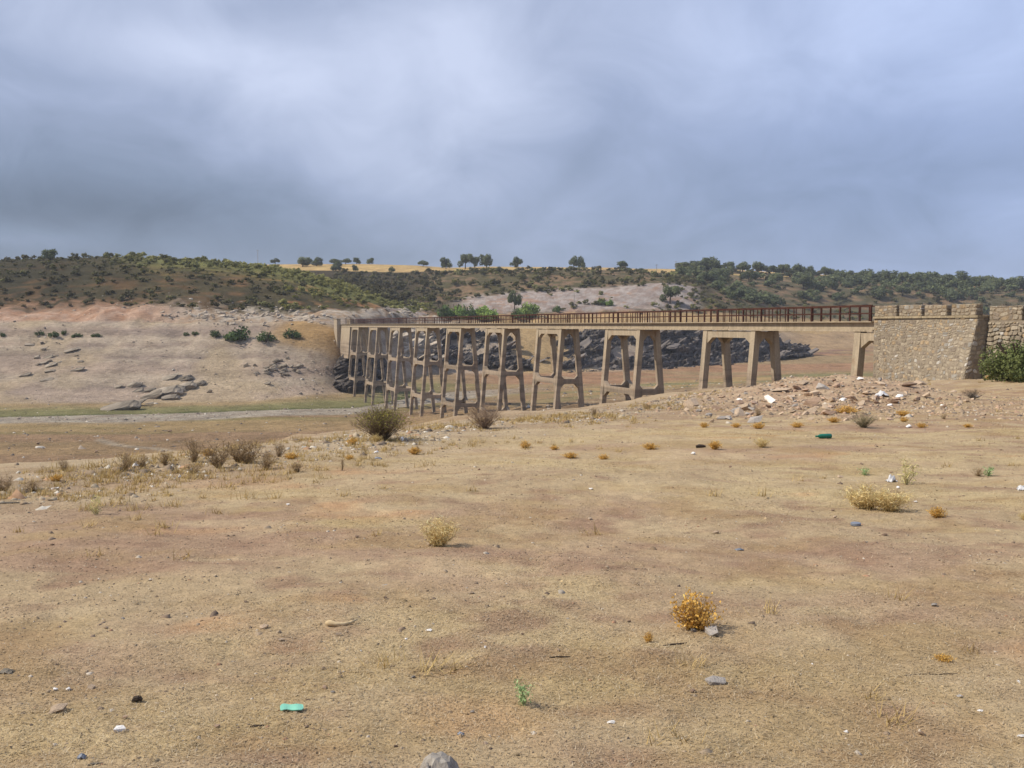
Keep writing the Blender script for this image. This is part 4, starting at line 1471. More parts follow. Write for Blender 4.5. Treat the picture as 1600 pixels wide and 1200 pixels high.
def build_gravel(name, label, X, Y, z, size, r, cols, probs):
    n = len(X)
    base = np.array([[1, 0, 0], [-.5, .87, 0], [-.5, -.87, 0], [0.1, 0.1, 0.75], [.5, .5, .4], [-.6, .1, .45], [.2, -.6, .4]])
    F0 = np.array([[0, 4, 6], [4, 3, 6], [0, 1, 4], [1, 5, 4], [5, 3, 4], [1, 2, 5], [2, 6, 5], [6, 3, 5], [2, 0, 6]])
    a = r.uniform(0, 6.28, n); ca, sa = np.cos(a), np.sin(a)
    V = base[None] + r.normal(0, .14, (n, 7, 3))
    V = V * (size[:, None] * 0.5)[:, None, :] * np.stack([r.uniform(.8, 1.4, n), np.ones(n), r.uniform(.6, 1.1, n)], -1)[:, None, :]
    W = np.empty_like(V)
    W[..., 0] = V[..., 0] * ca[:, None] - V[..., 1] * sa[:, None] + X[:, None]
    W[..., 1] = V[..., 0] * sa[:, None] + V[..., 1] * ca[:, None] + Y[:, None]
    W[..., 2] = V[..., 2] + z[:, None] - size[:, None] * .08
    col = np.array(cols)[r.choice(len(cols), n, p=probs)] * r.uniform(.8, 1.2, (n, 1))
    F = (np.arange(n)[:, None, None] * 7 + F0[None]).reshape(-1, 3)
    me = mesh_np(name, W.reshape(-1, 3), [F], np.repeat(np.clip(col, 0, .85), 7, 0))
    o = ob(name, me, M['pebble'])
    tag(o, label, 'gravel' if label else None, kind='stuff')
    return o


# ------------------------------------------------------------------ rubble mound
r4 = np.random.default_rng(21)


def build_rubble():
    base = Vector((12.0, 38.5, gz(12.0, 38.5)))
    root = empty('rubble_mound', base)
    tag(root, 'mound of dumped rubble and broken stone in front of the first bridge piers', 'rubble')
    inv = Matrix.Translation(-base)
    kinds = ['stone', 'pink', 'white', 'grey', 'brown']
    n = 0
    for _ in range(1500):
        px = r4.uniform(1060, 1560); py = r4.uniform(592, 664)
        dens = math.exp(-((px - 1300) / 120) ** 2 - ((py - 625) / 22) ** 2) + 0.55 * math.exp(-((px - 1150) / 60) ** 2 - ((py - 646) / 12) ** 2) + 0.2 * math.exp(-((py - 632) / 8) ** 2)
        if r4.uniform() > dens * 0.75 or n >= 285:
            continue
        p = hit(px, py)
        if p.y > 60 or p.y < 20: continue
        s = float(np.clip(r4.lognormal(-1.75, 0.5), 0.07, 0.6))
        kd = kinds[int(r4.choice(5, p=[.56, .24, .02, .09, .09]))]
        o = ob('stone', HULLS[kd][int(r4.integers(5))], None, root, (p.x, p.y, p.z + s * 0.10), tuple(r4.uniform(-.6, .6, 2)) + (float(r4.uniform(0, 6.28)),), (s * 1.3, s, s * 0.8))
        o.matrix_parent_inverse = inv
        n += 1
    for (px, py, wp, hp, kd, rz) in ((1440, 601, 34, 11, 'stone', 0.2), (1418, 604, 26, 10, 'brown', -0.2), (1375, 596, 10, 11, 'grey', 1), (1433, 628, 15, 16, 'brown', 0.5),
                                     (1152, 646, 26, 14, 'grey', 0.3), (1130, 655, 24, 8, 'grey', 0), (1108, 650, 14, 8, 'grey', 0.5), (1220, 612, 34, 8, 'stone', 0.3), (1255, 600, 26, 7, 'stone', 0.4),
                                     (1305, 596, 12, 7, 'brown', .1), (1345, 594, 12, 8, 'white', 0), (1235, 622, 26, 6, 'stone', .5), (1405, 622, 14, 8, 'white', .4), (1295, 648, 12, 6, 'grey', .4),
                                     (1420, 668, 12, 7, 'white', .3)):
        p = hit(px, py); k = p.y / FPX
        o = ob('stone', HULLS[kd][int(r4.integers(5))], None, root, (p.x, p.y, p.z + hp * k * 0.3), (0.1, -0.15, rz), (wp * k * 1.1, wp * k * 0.8, hp * k * 1.2))
        o.matrix_parent_inverse = inv
    r = r4
    m = 5200
    X = 11.8 + r.normal(0, 4.6, m); Y = 36.5 + r.normal(0, 5.0, m)
    z, t = land(X, Y)
    k = (Y > 24) & (t < 1.05)
    X, Y, z = X[k], Y[k], z[k]
    g = build_gravel('gravel', None, X, Y, z, np.clip(r.lognormal(-2.35, .5, len(X)), .04, .32), r,
                     [S(204, 178, 146), S(184, 160, 132), S(206, 172, 142), S(220, 206, 184), S(150, 134, 118)], [.38, .30, .14, .06, .12])
    g.parent = root; g.matrix_parent_inverse = inv
    print('rubble stones', n)


build_rubble()

# ------------------------------------------------------------------ plants of the plateau
def make_plant(seed, stems, H, spread, colS, leaves, lsize, colA, colB, laspect=0.6, leaf_from=0.35, tri=False, curve=0.3, sw=0.012, branch=2, dome=0.0):
    """stems and leaves of one plant, unit metres, at the origin"""
    r = np.random.default_rng(seed)
    Vs, Fs, Cs = [], [], []; b = 0
    tips = []
    P = []
    for i in range(stems):
        a = r.uniform(0, 6.28); lean = spread * math.sqrt(r.uniform(0, 1))
        L = H * r.uniform(0.6, 1.05) * (1 - dome * (lean / spread) ** 2 if spread else 1)
        p0 = np.array([r.normal(0, .06 * spread), r.normal(0, .06 * spread), -0.03 * H])
        d = np.array([math.cos(a) * lean, math.sin(a) * lean, L])
        mid = p0 + d * 0.5 + np.array([r.normal(0, curve), r.normal(0, curve), 0]) * H * 0.14 - np.array([math.cos(a), math.sin(a), 0]) * lean * 0.10
        end = p0 + d + np.array([r.normal(0, curve), r.normal(0, curve), 0]) * H * 0.12
        segs = [(p0, mid, sw, sw * .7), (mid, end, sw * .7, sw * .3)]
        for _ in range(branch):
            f = r.uniform(0.2, 0.9)
            q0 = mid + (end - mid) * f if r.uniform() < .6 else p0 + (mid - p0) * max(f, .4)
            q1 = q0 + np.array([r.normal(0, 1), r.normal(0, 1), abs(r.normal(0.9, .5))]) * H * 0.13
            segs.append((q0, q1, sw * .5, sw * .25))
            P.append((q0, q1))
        P.append((mid, end)); P.append((p0 + (mid - p0) * .5, mid))
        for (s0, s1, w0, w1) in segs:
            t = s1 - s0
            side = np.cross(t, r.normal(size=3)); side /= np.linalg.norm(side) + 1e-9
            s2 = np.cross(t, side); s2 /= np.linalg.norm(s2) + 1e-9
            tri3 = [side, -0.5 * side + .87 * s2, -0.5 * side - .87 * s2]
            Vs += [s0 + q * w0 for q in tri3] + [s1 + q * w1 for q in tri3]
            Fs += [(b, b + 1, b + 4, b + 3), (b + 1, b + 2, b + 5, b + 4), (b + 2, b, b + 3, b + 5)]
            cc = np.clip(colS * 1.3 * r.uniform(0.7, 1.3), 0, 0.88)
            Cs += [cc] * 6
            b += 6
    sm = mesh_np('stem', np.array(Vs), [np.array(Fs)], np.array(Cs)); sm.materials.append(M['straw'])
    lm = None
    if leaves:
        k = r.integers(len(P), size=leaves)
        f = r.uniform(0, 1, leaves)[:, None]
        A = np.array([p[0] for p in P])[k]; B = np.array([p[1] for p in P])[k]
        C = A + (B - A) * f + r.normal(0, lsize * 0.6, (leaves, 3))
        keep = C[:, 2] > H * leaf_from * r.uniform(0.3, 1.0, leaves)
        C = C[keep]
        tone = r.uniform(0, 1, (len(C), 1)) * .6 + np.clip(C[:, 2:3] / H, 0, 1) * .4 * r.uniform(0, 1.6, (len(C), 1))
        tone = np.clip(tone, 0, 1)
        col = colA * (1 - tone) + colB * tone
        V, F, c = leaf_quads(r, C, r.normal(size=C.shape), lsize, laspect, col, 0.25, tri)
        lm = mesh_np('leaf', V, [F], c); lm.materials.append(M['leaf'])
    return sm, lm


def put_plant(name, label, px, foot, hpx, meshes, H0, cat='plant', group=None, rz=None, wide=1.0, part2='foliage'):
    p = hit(px, foot)
    k = p.y / FPX
    H0 = max([v.co.z for v in meshes[0].vertices] + ([v.co.z for v in meshes[1].vertices] if meshes[1] else [])) * 0.94
    s = hpx * k / H0 * 1.18
    t = empty(name, (p.x, p.y, p.z - 0.01), float(rng.uniform(0, 6.28)) if rz is None else rz)
    tag(t, label, cat, group)
    sm, lm = meshes
    ob('stem', sm, None, t, None, None, (s * wide, s * wide, s))
    if lm is not None: ob(part2, lm, None, t, None, None, (s * wide, s * wide, s))
    return t


STRAWC, STRAWL = S(206, 172, 112), S(232, 206, 150)
BIG = make_plant(1, 230, 1.0, 0.74, S(134, 114, 92), 3600, 0.045, S(124, 120, 66), S(170, 162, 84), 0.5, 0.62, curve=0.6, sw=0.006, branch=6, dome=0.4)
DRYB = make_plant(2, 130, 1.0, 0.72, S(160, 136, 114), 500, 0.03, S(150, 124, 96), S(172, 146, 110), 0.5, 0.4, curve=0.5, sw=0.007, branch=4, dome=0.3)
put_plant('broom_bush', 'large twiggy bush with green tops and bare brown base on the plateau edge', 597, 688, 54, BIG, 0.98, 'bush', wide=0.98)
put_plant('dry_bush', 'leafless grey brown bush on the plateau edge before the bridge', 757, 670, 36, DRYB, 1.0, 'bush')
# green bush at the wall
leafy_bush('green_bush', 'dense dark green bush in front of the rubble wall at the right edge', 1594, 590, 503, 124, S(76, 88, 54), S(122, 128, 76), 9000, None, 0, 0.13, 14, ymax=53)
DARKB = make_plant(3, 60, 1.0, 0.9, S(96, 86, 78), 400, 0.05, S(92, 86, 68), S(120, 110, 84), .5, .2, curve=.5, sw=.012, branch=3, dome=.3)
put_plant('dry_bush', 'small dark twiggy bush below the stone wall corner', 1520, 624, 14, DARKB, 1.0, 'bush', wide=1.3)
GREYB = make_plant(4, 90, 1.0, 0.9, S(150, 138, 108), 900, 0.06, S(132, 128, 92), S(164, 154, 110), .4, .2, tri=True, curve=.5, sw=.012, branch=3, dome=.3)
put_plant('dry_bush', 'grey green low bush at the foot of the rubble mound', 1349, 668, 24, GREYB, 1.0, 'bush')
# straw coloured thistles
THI = [make_plant(10 + i, 70, 1.0, 0.62, S(214, 184, 122), 1300, 0.10, S(222, 194, 128), S(246, 228, 176), 0.34, 0.02, tri=True, curve=0.9, sw=0.009, branch=6, dome=.35) for i in range(3)]
put_plant('thistle', 'straw yellow dry thistle tuft alone in the middle of the plateau', 685, 854, 44, THI[0], 1.0, 'thistle', wide=1.05)
put_plant('thistle', 'wide pale straw thistle clump on the right of the plateau, its left half', 1352, 795, 40, THI[1], 1.0, 'thistle', wide=1.3)
put_plant('thistle', 'greener right half of the wide pale thistle clump', 1392, 799, 34, THI[2], 1.0, 'thistle', wide=1.4)
put_plant('thistle', 'small pale yellow thistle below the rubble mound', 1190, 699, 15, THI[0], 1.0, 'thistle', wide=1.2)
put_plant('thistle', 'small straw thistle at the foot of the large twiggy bush', 588, 690, 13, THI[1], 1.0, 'thistle', wide=1.2)
put_plant('thistle', 'low straw tuft at the very right edge below the white lid', 1600, 812, 12, THI[2], 1.0, 'thistle', wide=1)
SPIKE = make_plant(20, 7, 1.0, 0.45, S(222, 204, 150), 120, 0.16, S(176, 174, 112), S(226, 210, 150), 0.35, 0.2, tri=True, curve=0.9, sw=0.022, branch=4)
put_plant('thistle', 'spindly pale thistle stalks behind the wide thistle clump', 1416, 758, 38, SPIKE, 1.0, 'thistle', wide=1.2)
put_plant('thistle', 'leaning yellow green thistle stalk at the left of the plateau', 150, 804, 30, SPIKE, 1.0, 'thistle', rz=0.6)
GREENP = make_plant(22, 9, 1.0, 0.40, S(160, 176, 122), 150, 0.13, S(140, 168, 108), S(178, 196, 142), 0.45, 0.3, curve=0.5, sw=0.018, branch=3)
put_plant('green_weed', 'single fresh green weed near the bottom centre', 818, 1104, 42, GREENP, 1.0, 'weed')
put_plant('green_weed', 'sparse grey green weed left of the white plastic bag', 1350, 742, 12, GREENP, 1.0, 'weed', wide=2.0)
put_plant('green_weed', 'grey green weed tuft by the right edge', 1545, 744, 16, GREENP, 1.0, 'weed', wide=1.8)
# rust coloured plants
ORA, ORB = S(206, 158, 70), S(240, 200, 116)
ORG = [make_plant(30 + i, 70, 1.0, 0.66, S(176, 136, 76), 1300, 0.075, ORA, ORB, 0.75, 0.02, curve=0.6, sw=0.009, branch=5, dome=.45) for i in range(3)]
for (x, f, h, w, lab, i) in (
    (1085, 985, 58, 0.95, 'large rust orange dry plant beside a dark rock', 0), (1465, 809, 19, 1.1, 'small orange plant right of the wide thistle clump', 1),
    (1475, 1034, 16, 1.4, 'low amber plant in the lower right of the plateau', 2), (1014, 1004, 20, .6, 'tiny upright orange sprig left of the large rust plant', 1),
    (820, 700, 13, 1.2, 'round orange tuft on the plateau below the first tall piers', 0), (866, 703, 8, 1.4, 'small orange tuft just right of the round one', 2),
    (1016, 702, 11, 1.8, 'wide low orange tuft in the middle distance', 1), (1117, 702, 15, 1.1, 'orange tuft beside the dark plank', 2),
    (943, 718, 10, 1.6, 'flat orange tuft left of the wide low one', 0), (892, 716, 10, 1.9, 'faded straw orange tuft left of the flat one', 1),
    (1322, 646, 13, 2.6, 'broad amber plant spreading along the foot of the rubble mound', 0), (1412, 650, 10, 1.8, 'amber plant at the right foot of the rubble mound', 2),
    (1303, 660, 9, 1.7, 'orange plant under the broad amber one', 1), (1412, 659, 9, 1.4, 'second amber plant just below the right foot of the mound', 0),
    (1440, 668, 8, 1.7, 'orange tuft right of the pale stone past the mound', 1), (1245, 668, 9, 1.8, 'orange tuft left of the mound foot', 2),
    (1512, 668, 7, 1.6, 'tiny orange tuft far to the right past the mound', 2), (1185, 670, 12, 1.5, 'orange tuft next to the grey boulder on the left of the mound', 0),
    (1100, 668, 9, 1.3, 'orange sprig in front of the grey boulders', 1), (648, 710, 13, 1.2, 'orange tuft right of the large twiggy bush', 1),
    (550, 695, 12, 1.2, 'orange tuft left of the large twiggy bush', 2), (547, 717, 8, 1.8, 'flat orange tuft on the plateau below the large twiggy bush', 0),
    (455, 717, 12, 1.7, 'orange tuft among the dry weeds at the plateau edge', 0), (325, 712, 12, 1.6, 'orange tuft between the tall dry weeds at the left', 1),
    (88, 752, 12, 1.3, 'rusty tuft on the stony edge at the left', 2), (1560, 588, 9, 1.6, 'amber tuft at the foot of the green bush by the wall', 1),
    (1545, 594, 8, 1.6, 'amber tuft under the corner of the stone wall', 0), (1150, 668, 8, 1.5, 'pale orange sprig under the grey boulder', 2)):
    put_plant('orange_plant', lab, x, f, h * (1.0 if h > 50 else 0.88), ORG[i], 1.0, 'plant', wide=w * 0.95)
# tall dry weeds along the edge
WEED = [make_plant(40 + i, 34, 1.0, 0.40 + 0.1 * i, S(156, 132, 100), 520, 0.045, S(164, 140, 100), S(206, 174, 122), 0.4, 0.1, curve=0.8, sw=0.010, branch=8, dome=.3) for i in range(3)]
for (x, f, h, w, lab) in (
    (341, 731, 44, 1.0, 'tallest brown dry weed on the left plateau edge'), (372, 722, 36, 1.1, 'brown dry weed right of the tallest one'), (388, 724, 34, 1.0, 'second brown dry weed right of the tallest one'),
    (302, 722, 34, .8, 'grey dry weed left of the tallest one'), (302, 740, 16, 1.6, 'low dark weed tuft in front of the grey dry weed'), (415, 734, 28, 1.1, 'dry weed in front of the row at the edge'),
    (436, 714, 22, 1.0, 'dark thin weed at the right end of the dry weed row'), (100, 737, 24, .6, 'thin green brown weed sticking up from the stony edge'), (53, 768, 18, 1.6, 'bushy dry weed on the stony edge near the left'),
    (5, 770, 30, 1.1, 'dry weed cut by the left edge'), (195, 735, 26, 1.0, 'brown dry weed in the middle of the stony edge'), (258, 727, 22, 1.0, 'short dry weed left of the grey dry weed'),
    (222, 730, 22, 1.0, 'dry weed between the stony edge and the tall weeds'), (928, 650, 13, 1.1, 'dark dry tuft right in front of the second pier'), (1185, 650, 12, .8, 'dark twig weed beside the grey boulder'),
    (465, 738, 16, 1.4, 'brown branching weed below the row at the edge'), (1475, 655, 8, 1.0, 'small dark weed on the ground right of the mound'), (1528, 744, 12, 1.4, 'brown dry tuft near the right edge'),
    (1012, 640, 10, 1.2, 'dry twigs lying on the slope below the second pier'), (535, 735, 20, .3, 'single thin dry stalk on the plateau')):
    put_plant('dry_weed', lab, x, f, h, WEED[int(rng.integers(3))], 1.0, 'weed', wide=w)
print("plants ok")

# ------------------------------------------------------------------ stones and litter on the plateau
def put_stone(px, py, wpx, hpx, kind, label, name='stone', cat='stone', rot=None):
    p = hit(px, py); k = p.y / FPX
    o = ob(name, HULLS[kind][int(r4.integers(5))], None, None, (p.x, p.y, p.z + hpx * k * 0.32), rot or (0.1, -0.1, float(r4.uniform(0, 6.28))), (wpx * k * 1.15, wpx * k, hpx * k * 1.35))
    return tag(o, label, cat)


for (x, y, w, h, kd, lab) in (
    (85, 1079, 13, 7, 'white', 'left of the two small white stones near the bottom left'), (107, 1080, 9, 6, 'white', 'right of the two small white stones near the bottom left'),
    (143, 1077, 18, 8, 'stone', 'pale pinkish flat stone right of the two small white stones'), (186, 1145, 20, 13, 'white', 'largest rough white stone near the bottom left'),
    (196, 1124, 11, 9, 'pink', 'small orange stone above the rough white stone'), (92, 1111, 34, 12, 'stone', 'flat tan stone half sunk in the turf at the lower left'),
    (340, 1138, 11, 7, 'pink', 'small pink stone right of the rough white stone'), (253, 1115, 7, 4, 'white', 'tiny white chip right of the orange stone'),
    (166, 983, 10, 6, 'stone', 'small tan stone on the left in the middle of the turf'), (192, 968, 7, 5, 'grey', 'tiny grey stone above the small tan stone'),
    (412, 983, 14, 8, 'stone', 'small brownish stone left of the curved pale stick'), (528, 994, 12, 7, 'stone', 'tan stone just under the curved pale stick'),
    (440, 1002, 13, 5, 'stone', 'flat tan chip lower left of the curved pale stick'), (735, 928, 14, 6, 'stone', 'flat pale stone left of centre above the turf patch'),
    (602, 936, 9, 5, 'brown', 'little brown stone above the curved pale stick'), (670, 987, 11, 5, 'white', 'pale stone right of the curved pale stick'),
    (635, 1000, 9, 5, 'white', 'small white stone below and right of the curved pale stick'), (758, 1013, 5, 5, 'white', 'tiny white pebble in the centre foreground'),
    (564, 1019, 5, 4, 'white', 'tiny white pebble on the straw patch'), (680, 1031, 12, 8, 'brown', 'brown crumbly stone on the right of the straw patch'),
    (645, 1060, 10, 5, 'grey', 'small grey stone under the straw patch'), (520, 1084, 8, 6, 'grey', 'small round grey stone above the turquoise strip'),
    (507, 1077, 11, 7, 'pink', 'little pink tan stone above the turquoise strip'), (738, 1114, 9, 5, 'grey', 'grey stone left of the green weed'),
    (618, 1168, 9, 6, 'brown', 'brown clod above the wooden stump'), (948, 888, 11, 5, 'stone', 'flat pale stone above the large rust plant to the left'),
    (1118, 834, 11, 6, 'stone', 'rounded stone casting a shadow right of centre'), (922, 812, 10, 5, 'stone', 'pale stone in the middle of the plateau'),
    (923, 765, 9, 4, 'white', 'white flat stone on the plateau centre'), (1141, 731, 8, 5, 'brown', 'brown stone below the orange tuft by the plank'),
    (1083, 710, 8, 5, 'white', 'white stone below the dark plank'), (1112, 992, 30, 20, 'grey', 'dark grey rock beside the large rust orange plant'),
    (1083, 988, 14, 8, 'grey', 'small grey rock under the large rust orange plant'), (1083, 1082, 11, 8, 'pink', 'small pink stone left of the grey flat slab'),
    (1118, 1068, 34, 13, 'grey', 'grey flat slab in the lower right of centre'), (955, 1131, 13, 7, 'white', 'white crumbly stone at the lower centre'),
    (1445, 842, 11, 5, 'stone', 'tan stone under the small orange plant'), (1382, 837, 10, 5, 'brown', 'dark brown stone below the wide thistle clump'),
    (1304, 809, 6, 5, 'stone', 'small tan stone left of the grey lid'), (1300, 799, 7, 4, 'brown', 'small dark stone left of the wide thistle clump'),
    (1500, 1091, 9, 5, 'white', 'white stone in the lower right turf'), (1592, 1070, 9, 7, 'white', 'white stone at the right edge of the lower turf'),
    (1532, 1112, 9, 3, 'white', 'thin white chip at the lower right'), (1321, 1146, 14, 5, 'white', 'long white chip near the bottom right'),
    (1596, 1152, 13, 5, 'white', 'white stone cut by the right edge near the bottom'), (1440, 1152, 13, 8, 'brown', 'dark clod near the bottom right'),
    (1269, 1039, 6, 6, 'white', 'tiny pale pebble left of the low amber plant'), (1460, 948, 12, 7, 'grey', 'bluish grey stone above the low amber plant'),
    (816, 994, 8, 5, 'brown', 'reddish brown pebble left of the large rust plant'), (983, 973, 9, 4, 'brown', 'dark chip left of the large rust plant'),
    (1430, 785, 10, 4, 'white', 'white chip right of the wide thistle clump'), (1313, 746, 12, 4, 'stone', 'pale chip above the wide thistle clump'),
    (1403, 763, 7, 5, 'white', 'small pale stone under the white plastic bag'), (1393, 739, 6, 4, 'pink', 'small pink stone above the white plastic bag'),
    (450, 790, 8, 5, 'white', 'white stone on the left of the plateau under the weeds'), (670, 853, 15, 8, 'stone', 'pale stone at the foot of the lone thistle tuft'),
    (557, 840, 10, 4, 'brown', 'dark clod left of the lone thistle tuft'), (748, 735, 7, 5, 'brown', 'dark stone on the plateau below the leafless bush'),
    (628, 689, 8, 8, 'white', 'white stone right of the large twiggy bush'), (588, 708, 8, 5, 'white', 'white scrap stone below the large twiggy bush'),
    (88, 765, 14, 5, 'white', 'whitish flat stone on the stony edge at the left'), (152, 707, 9, 5, 'brown', 'dark boulder on the dry bed at the left'),
    (266, 675, 10, 5, 'brown', 'dark boulder on the faint stone line of the dry bed'), (60, 694, 7, 4, 'brown', 'small dark boulder on the dry bed near the left edge')):
    put_stone(x, y, w, h, kd, lab)


def lay(name, label, cat, px, py, me, mat, rz, dz=0.01, scale=None):
    p = hit(px, py)
    o = ob(name, me, mat, None, (p.x, p.y, p.z + dz), (0, 0, rz), scale)
    return tag(o, label, cat)


M['green_plastic'] = mat_plain("green_bottle_plastic", S(20, 128, 100), 0.25, 0.15, 8, 0.5, 0.05)
M['turquoise'] = mat_plain("turquoise_plastic", S(150, 228, 196), 0.45, 0.08, 8, 0.4, 0.3)
M['white_plastic'] = mat_plain("white_plastic", S(240, 238, 236), 0.5, 0.1, 10, 0.4, 0.3)
M['wood'] = mat_rock("grey_wood", S(150, 140, 124), 0.3, 3.0, 0.3, 0.6)
M['driftwood'] = mat_rock("driftwood", S(222, 196, 152), 0.2, 14.0, 0.1, 0.4)
M['dark_wood'] = mat_rock("dark_wood", S(82, 70, 60), 0.3, 9.0, 0.2)
def mat_stump():
    m, T, b = new_mat("weathered_end_grain")
    pos = T.n('ShaderNodeTexCoord', 3)
    g = T.noise(T.n('ShaderNodeMapping', 0, {0: pos, 3: (1.0, 1.0, 0.06)}), 60.0, 5, 0.7, dist=0.4)
    f = T.noise(pos, 18.0, 5, 0.7)
    c = T.ramp(T.m('ADD', T.m('MULTIPLY', g, 0.65), T.m('MULTIPLY', f, 0.35)), [(0.32, S(120, 112, 102)), (0.5, S(178, 168, 154)), (0.68, S(206, 198, 184))])
    T.t.links.new(c, b.inputs['Base Color'])
    bump(T, b, g, 0.9, 0.006)
    return m


M['stump'] = mat_stump()
M['lid'] = mat_plain("grey_metal", S(140, 146, 156), 0.45, 0.15, 8, 0.5, 0.1)

# green bottle: body turned about its long axis, lying on its side
prof = [(-0.16, 0.0), (-0.158, 0.040), (-0.145, 0.047), (0.03, 0.047), (0.045, 0.043), (0.06, 0.046), (0.09, 0.038), (0.125, 0.018), (0.15, 0.015)]
mb = MB(); n = 16; b0 = 0
for i, (x, r_) in enumerate(prof):
    mb.v += [(x, r_ * math.cos(2 * math.pi * k / n), 0.045 + r_ * math.sin(2 * math.pi * k / n)) for k in range(n)]
for i in range(len(prof) - 1):
    for k in range(n):
        mb.f.append((i * n + k, i * n + (k + 1) % n, (i + 1) * n + (k + 1) % n, (i + 1) * n + k))
p = hit(1287, 685)
bt = empty('bottle', (p.x, p.y, p.z), R(190)); tag(bt, 'green plastic bottle lying on its side below the rubble mound', 'bottle')
ob('body', mb.mesh('body', smooth=True), M['green_plastic'], bt)
mb = MB(); mb.tube([(0.148, 0, 0.045), (0.172, 0, 0.045)], 0.018, 12); ob('cap', mb.mesh('cap'), M['green_plastic'], bt)

# turquoise strip of plastic: a bent, slightly curled band
k = hit(456, 1110).y / FPX
mb = MB(); L = 36 * k; W = 9 * k * 2.4; N = 12
for i in range(N + 1):
    a = -L / 2 + L * i / N
    z = 0.002 * math.sin(i * 0.9) + 0.002; e = W / 2 * (0.92 + 0.08 * math.sin(i * 0.8 + 1)) * (0.55 if i in (0, N) else 1)
    y = 0.01 * math.sin(i * 0.5)
    mb.v += [(a, y - e, z), (a, y + e, z + 0.005), (a, y + e, z + 0.008), (a, y - e, z + 0.003)]
for i in range(N):
    for q in range(4):
        mb.f.append((4 * i + q, 4 * i + (q + 1) % 4, 4 * i + 4 + (q + 1) % 4, 4 * i + 4 + q))
mb.f += [(0, 1, 2, 3), (4 * N, 4 * N + 3, 4 * N + 2, 4 * N + 1)]
lay('plastic_strip', 'turquoise strip of plastic lying on the turf at the bottom', 'litter', 456, 1112, mb.mesh('plastic_strip'), M['turquoise'], 0.25)

# curved pale stick, thick at its left end
k = hit(533, 976).y / FPX
pts = [(-24 * k, 0, 8 * k * .5), (-18 * k, -2 * k, 4.5 * k), (-8 * k, -4 * k, 3 * k), (4 * k, -3 * k, 2.5 * k), (14 * k, 3 * k, 3 * k), (24 * k, 14 * k, 5 * k)]
mb = MB(); mb.tube(pts, [2.5 * k, 5.0 * k, 3.8 * k, 3.0 * k, 2.4 * k, 1.0 * k], 9)
lay('stick', 'curved pale stick thick at one end on the turf', 'stick', 533, 977, mb.mesh('stick', smooth=True), M['driftwood'], 0.05, 0.0)
for (x, y, L, rz, th, mt, lab) in (
    (346, 1007, 32, -0.12, 1.2, 'driftwood', 'thin straight straw stalk left of the small brownish stone'), (345, 1050, 14, -0.9, 1.0, 'driftwood', 'short bright straw stalk above the pink stone'),
    (1095, 700, 15, -0.1, 3.0, 'dark_wood', 'short dark plank beside the orange tuft'), (1455, 1056, 90, 0.10, 1.0, 'dark_wood', 'long thin twig lying under the low amber plant'),
    (402, 1137, 22, 0.25, 1.6, 'dark_wood', 'dark stick piece right of the small pink stone'), (148, 1197, 24, 0.35, 1.8, 'wood', 'grey stick at the bottom edge on the left'),
    (14, 787, 30, 0.25, 1.6, 'wood', 'grey stick lying at the left edge below the stony rim'), (50, 1160, 40, 1.0, .8, 'driftwood', 'pale thin stalk in the lower left corner'),
    (1055, 1008, 44, 0.35, 1.4, 'dark_wood', 'dark twig on the ground left of the rock by the rust plant'), (875, 1029, 34, 0.12, 1.4, 'dark_wood', 'thin dark twig on the turf above the green weed')):
    k = hit(x, y).y / FPX
    mb = MB(); mb.tube([(-L / 2 * k, 0, th * k * .6), (-L / 6 * k, L * .03 * k, th * k), (L / 6 * k, -L * .02 * k, th * k), (L / 2 * k, L * .02 * k, th * k * .8)], [th * k * .7, th * k, th * k * .9, th * k * .5], 6)
    lay('twig', lab, 'twig', x, y, mb.mesh('twig'), M[mt], rz, 0.0)
# upright dark stub with a dry stalk
p = hit(214, 1098); k = p.y / FPX
st = empty('root_stub', p); tag(st, 'dark root stub with a thin upright stalk at the lower left', 'stub')
mb = MB(); mb.tube([(-8 * k, 0, 1 * k), (-3 * k, 2 * k, 5 * k), (3 * k, 1 * k, 7 * k), (8 * k, 0, 4 * k)], [2 * k, 5 * k, 5 * k, 2.5 * k], 7); ob('root', mb.mesh('root'), M['dark_wood'], st)
mb = MB(); mb.tube([(4 * k, 0, 0), (5 * k, 0, 14 * k), (4.5 * k, 1 * k, 24 * k)], [1.3 * k, .9 * k, .5 * k], 5); ob('stalk', mb.mesh('stalk'), M['driftwood'], st)


# crumpled plastic: a folded, noisy sheet
def crumpled(name, seed, w, h, n=9):
    r = np.random.default_rng(seed)
    g = np.linspace(-.5, .5, n)
    Xg, Yg = np.meshgrid(g, g, indexing='ij')
    Z = (np.exp(-6 * (Xg ** 2 + Yg ** 2)) * 0.9 + r.normal(0, 0.16, Xg.shape)) * h
    Z = np.maximum(Z, 0.0)
    V = np.stack([(Xg + r.normal(0, .05, Xg.shape)) * w, (Yg + r.normal(0, .05, Xg.shape)) * w * .7, Z], -1).reshape(-1, 3)
    i = np.arange(n * n).reshape(n, n)
    F = np.stack([i[:-1, :-1], i[1:, :-1], i[1:, 1:], i[:-1, 1:]], -1).reshape(-1, 4)
    nv = len(V)
    rim = [i[0, q] for q in range(n)] + [i[q, -1] for q in range(1, n)] + [i[-1, q] for q in range(n - 2, -1, -1)] + [i[q, 0] for q in range(n - 2, 0, -1)]
    side = np.array([(rim[q], rim[(q + 1) % len(rim)], rim[(q + 1) % len(rim)] + nv, rim[q] + nv) for q in range(len(rim))])
    return mesh_np(name, np.concatenate([V, V - np.array([0, 0, 0.004])]), [F, F[:, ::-1] + nv, side])


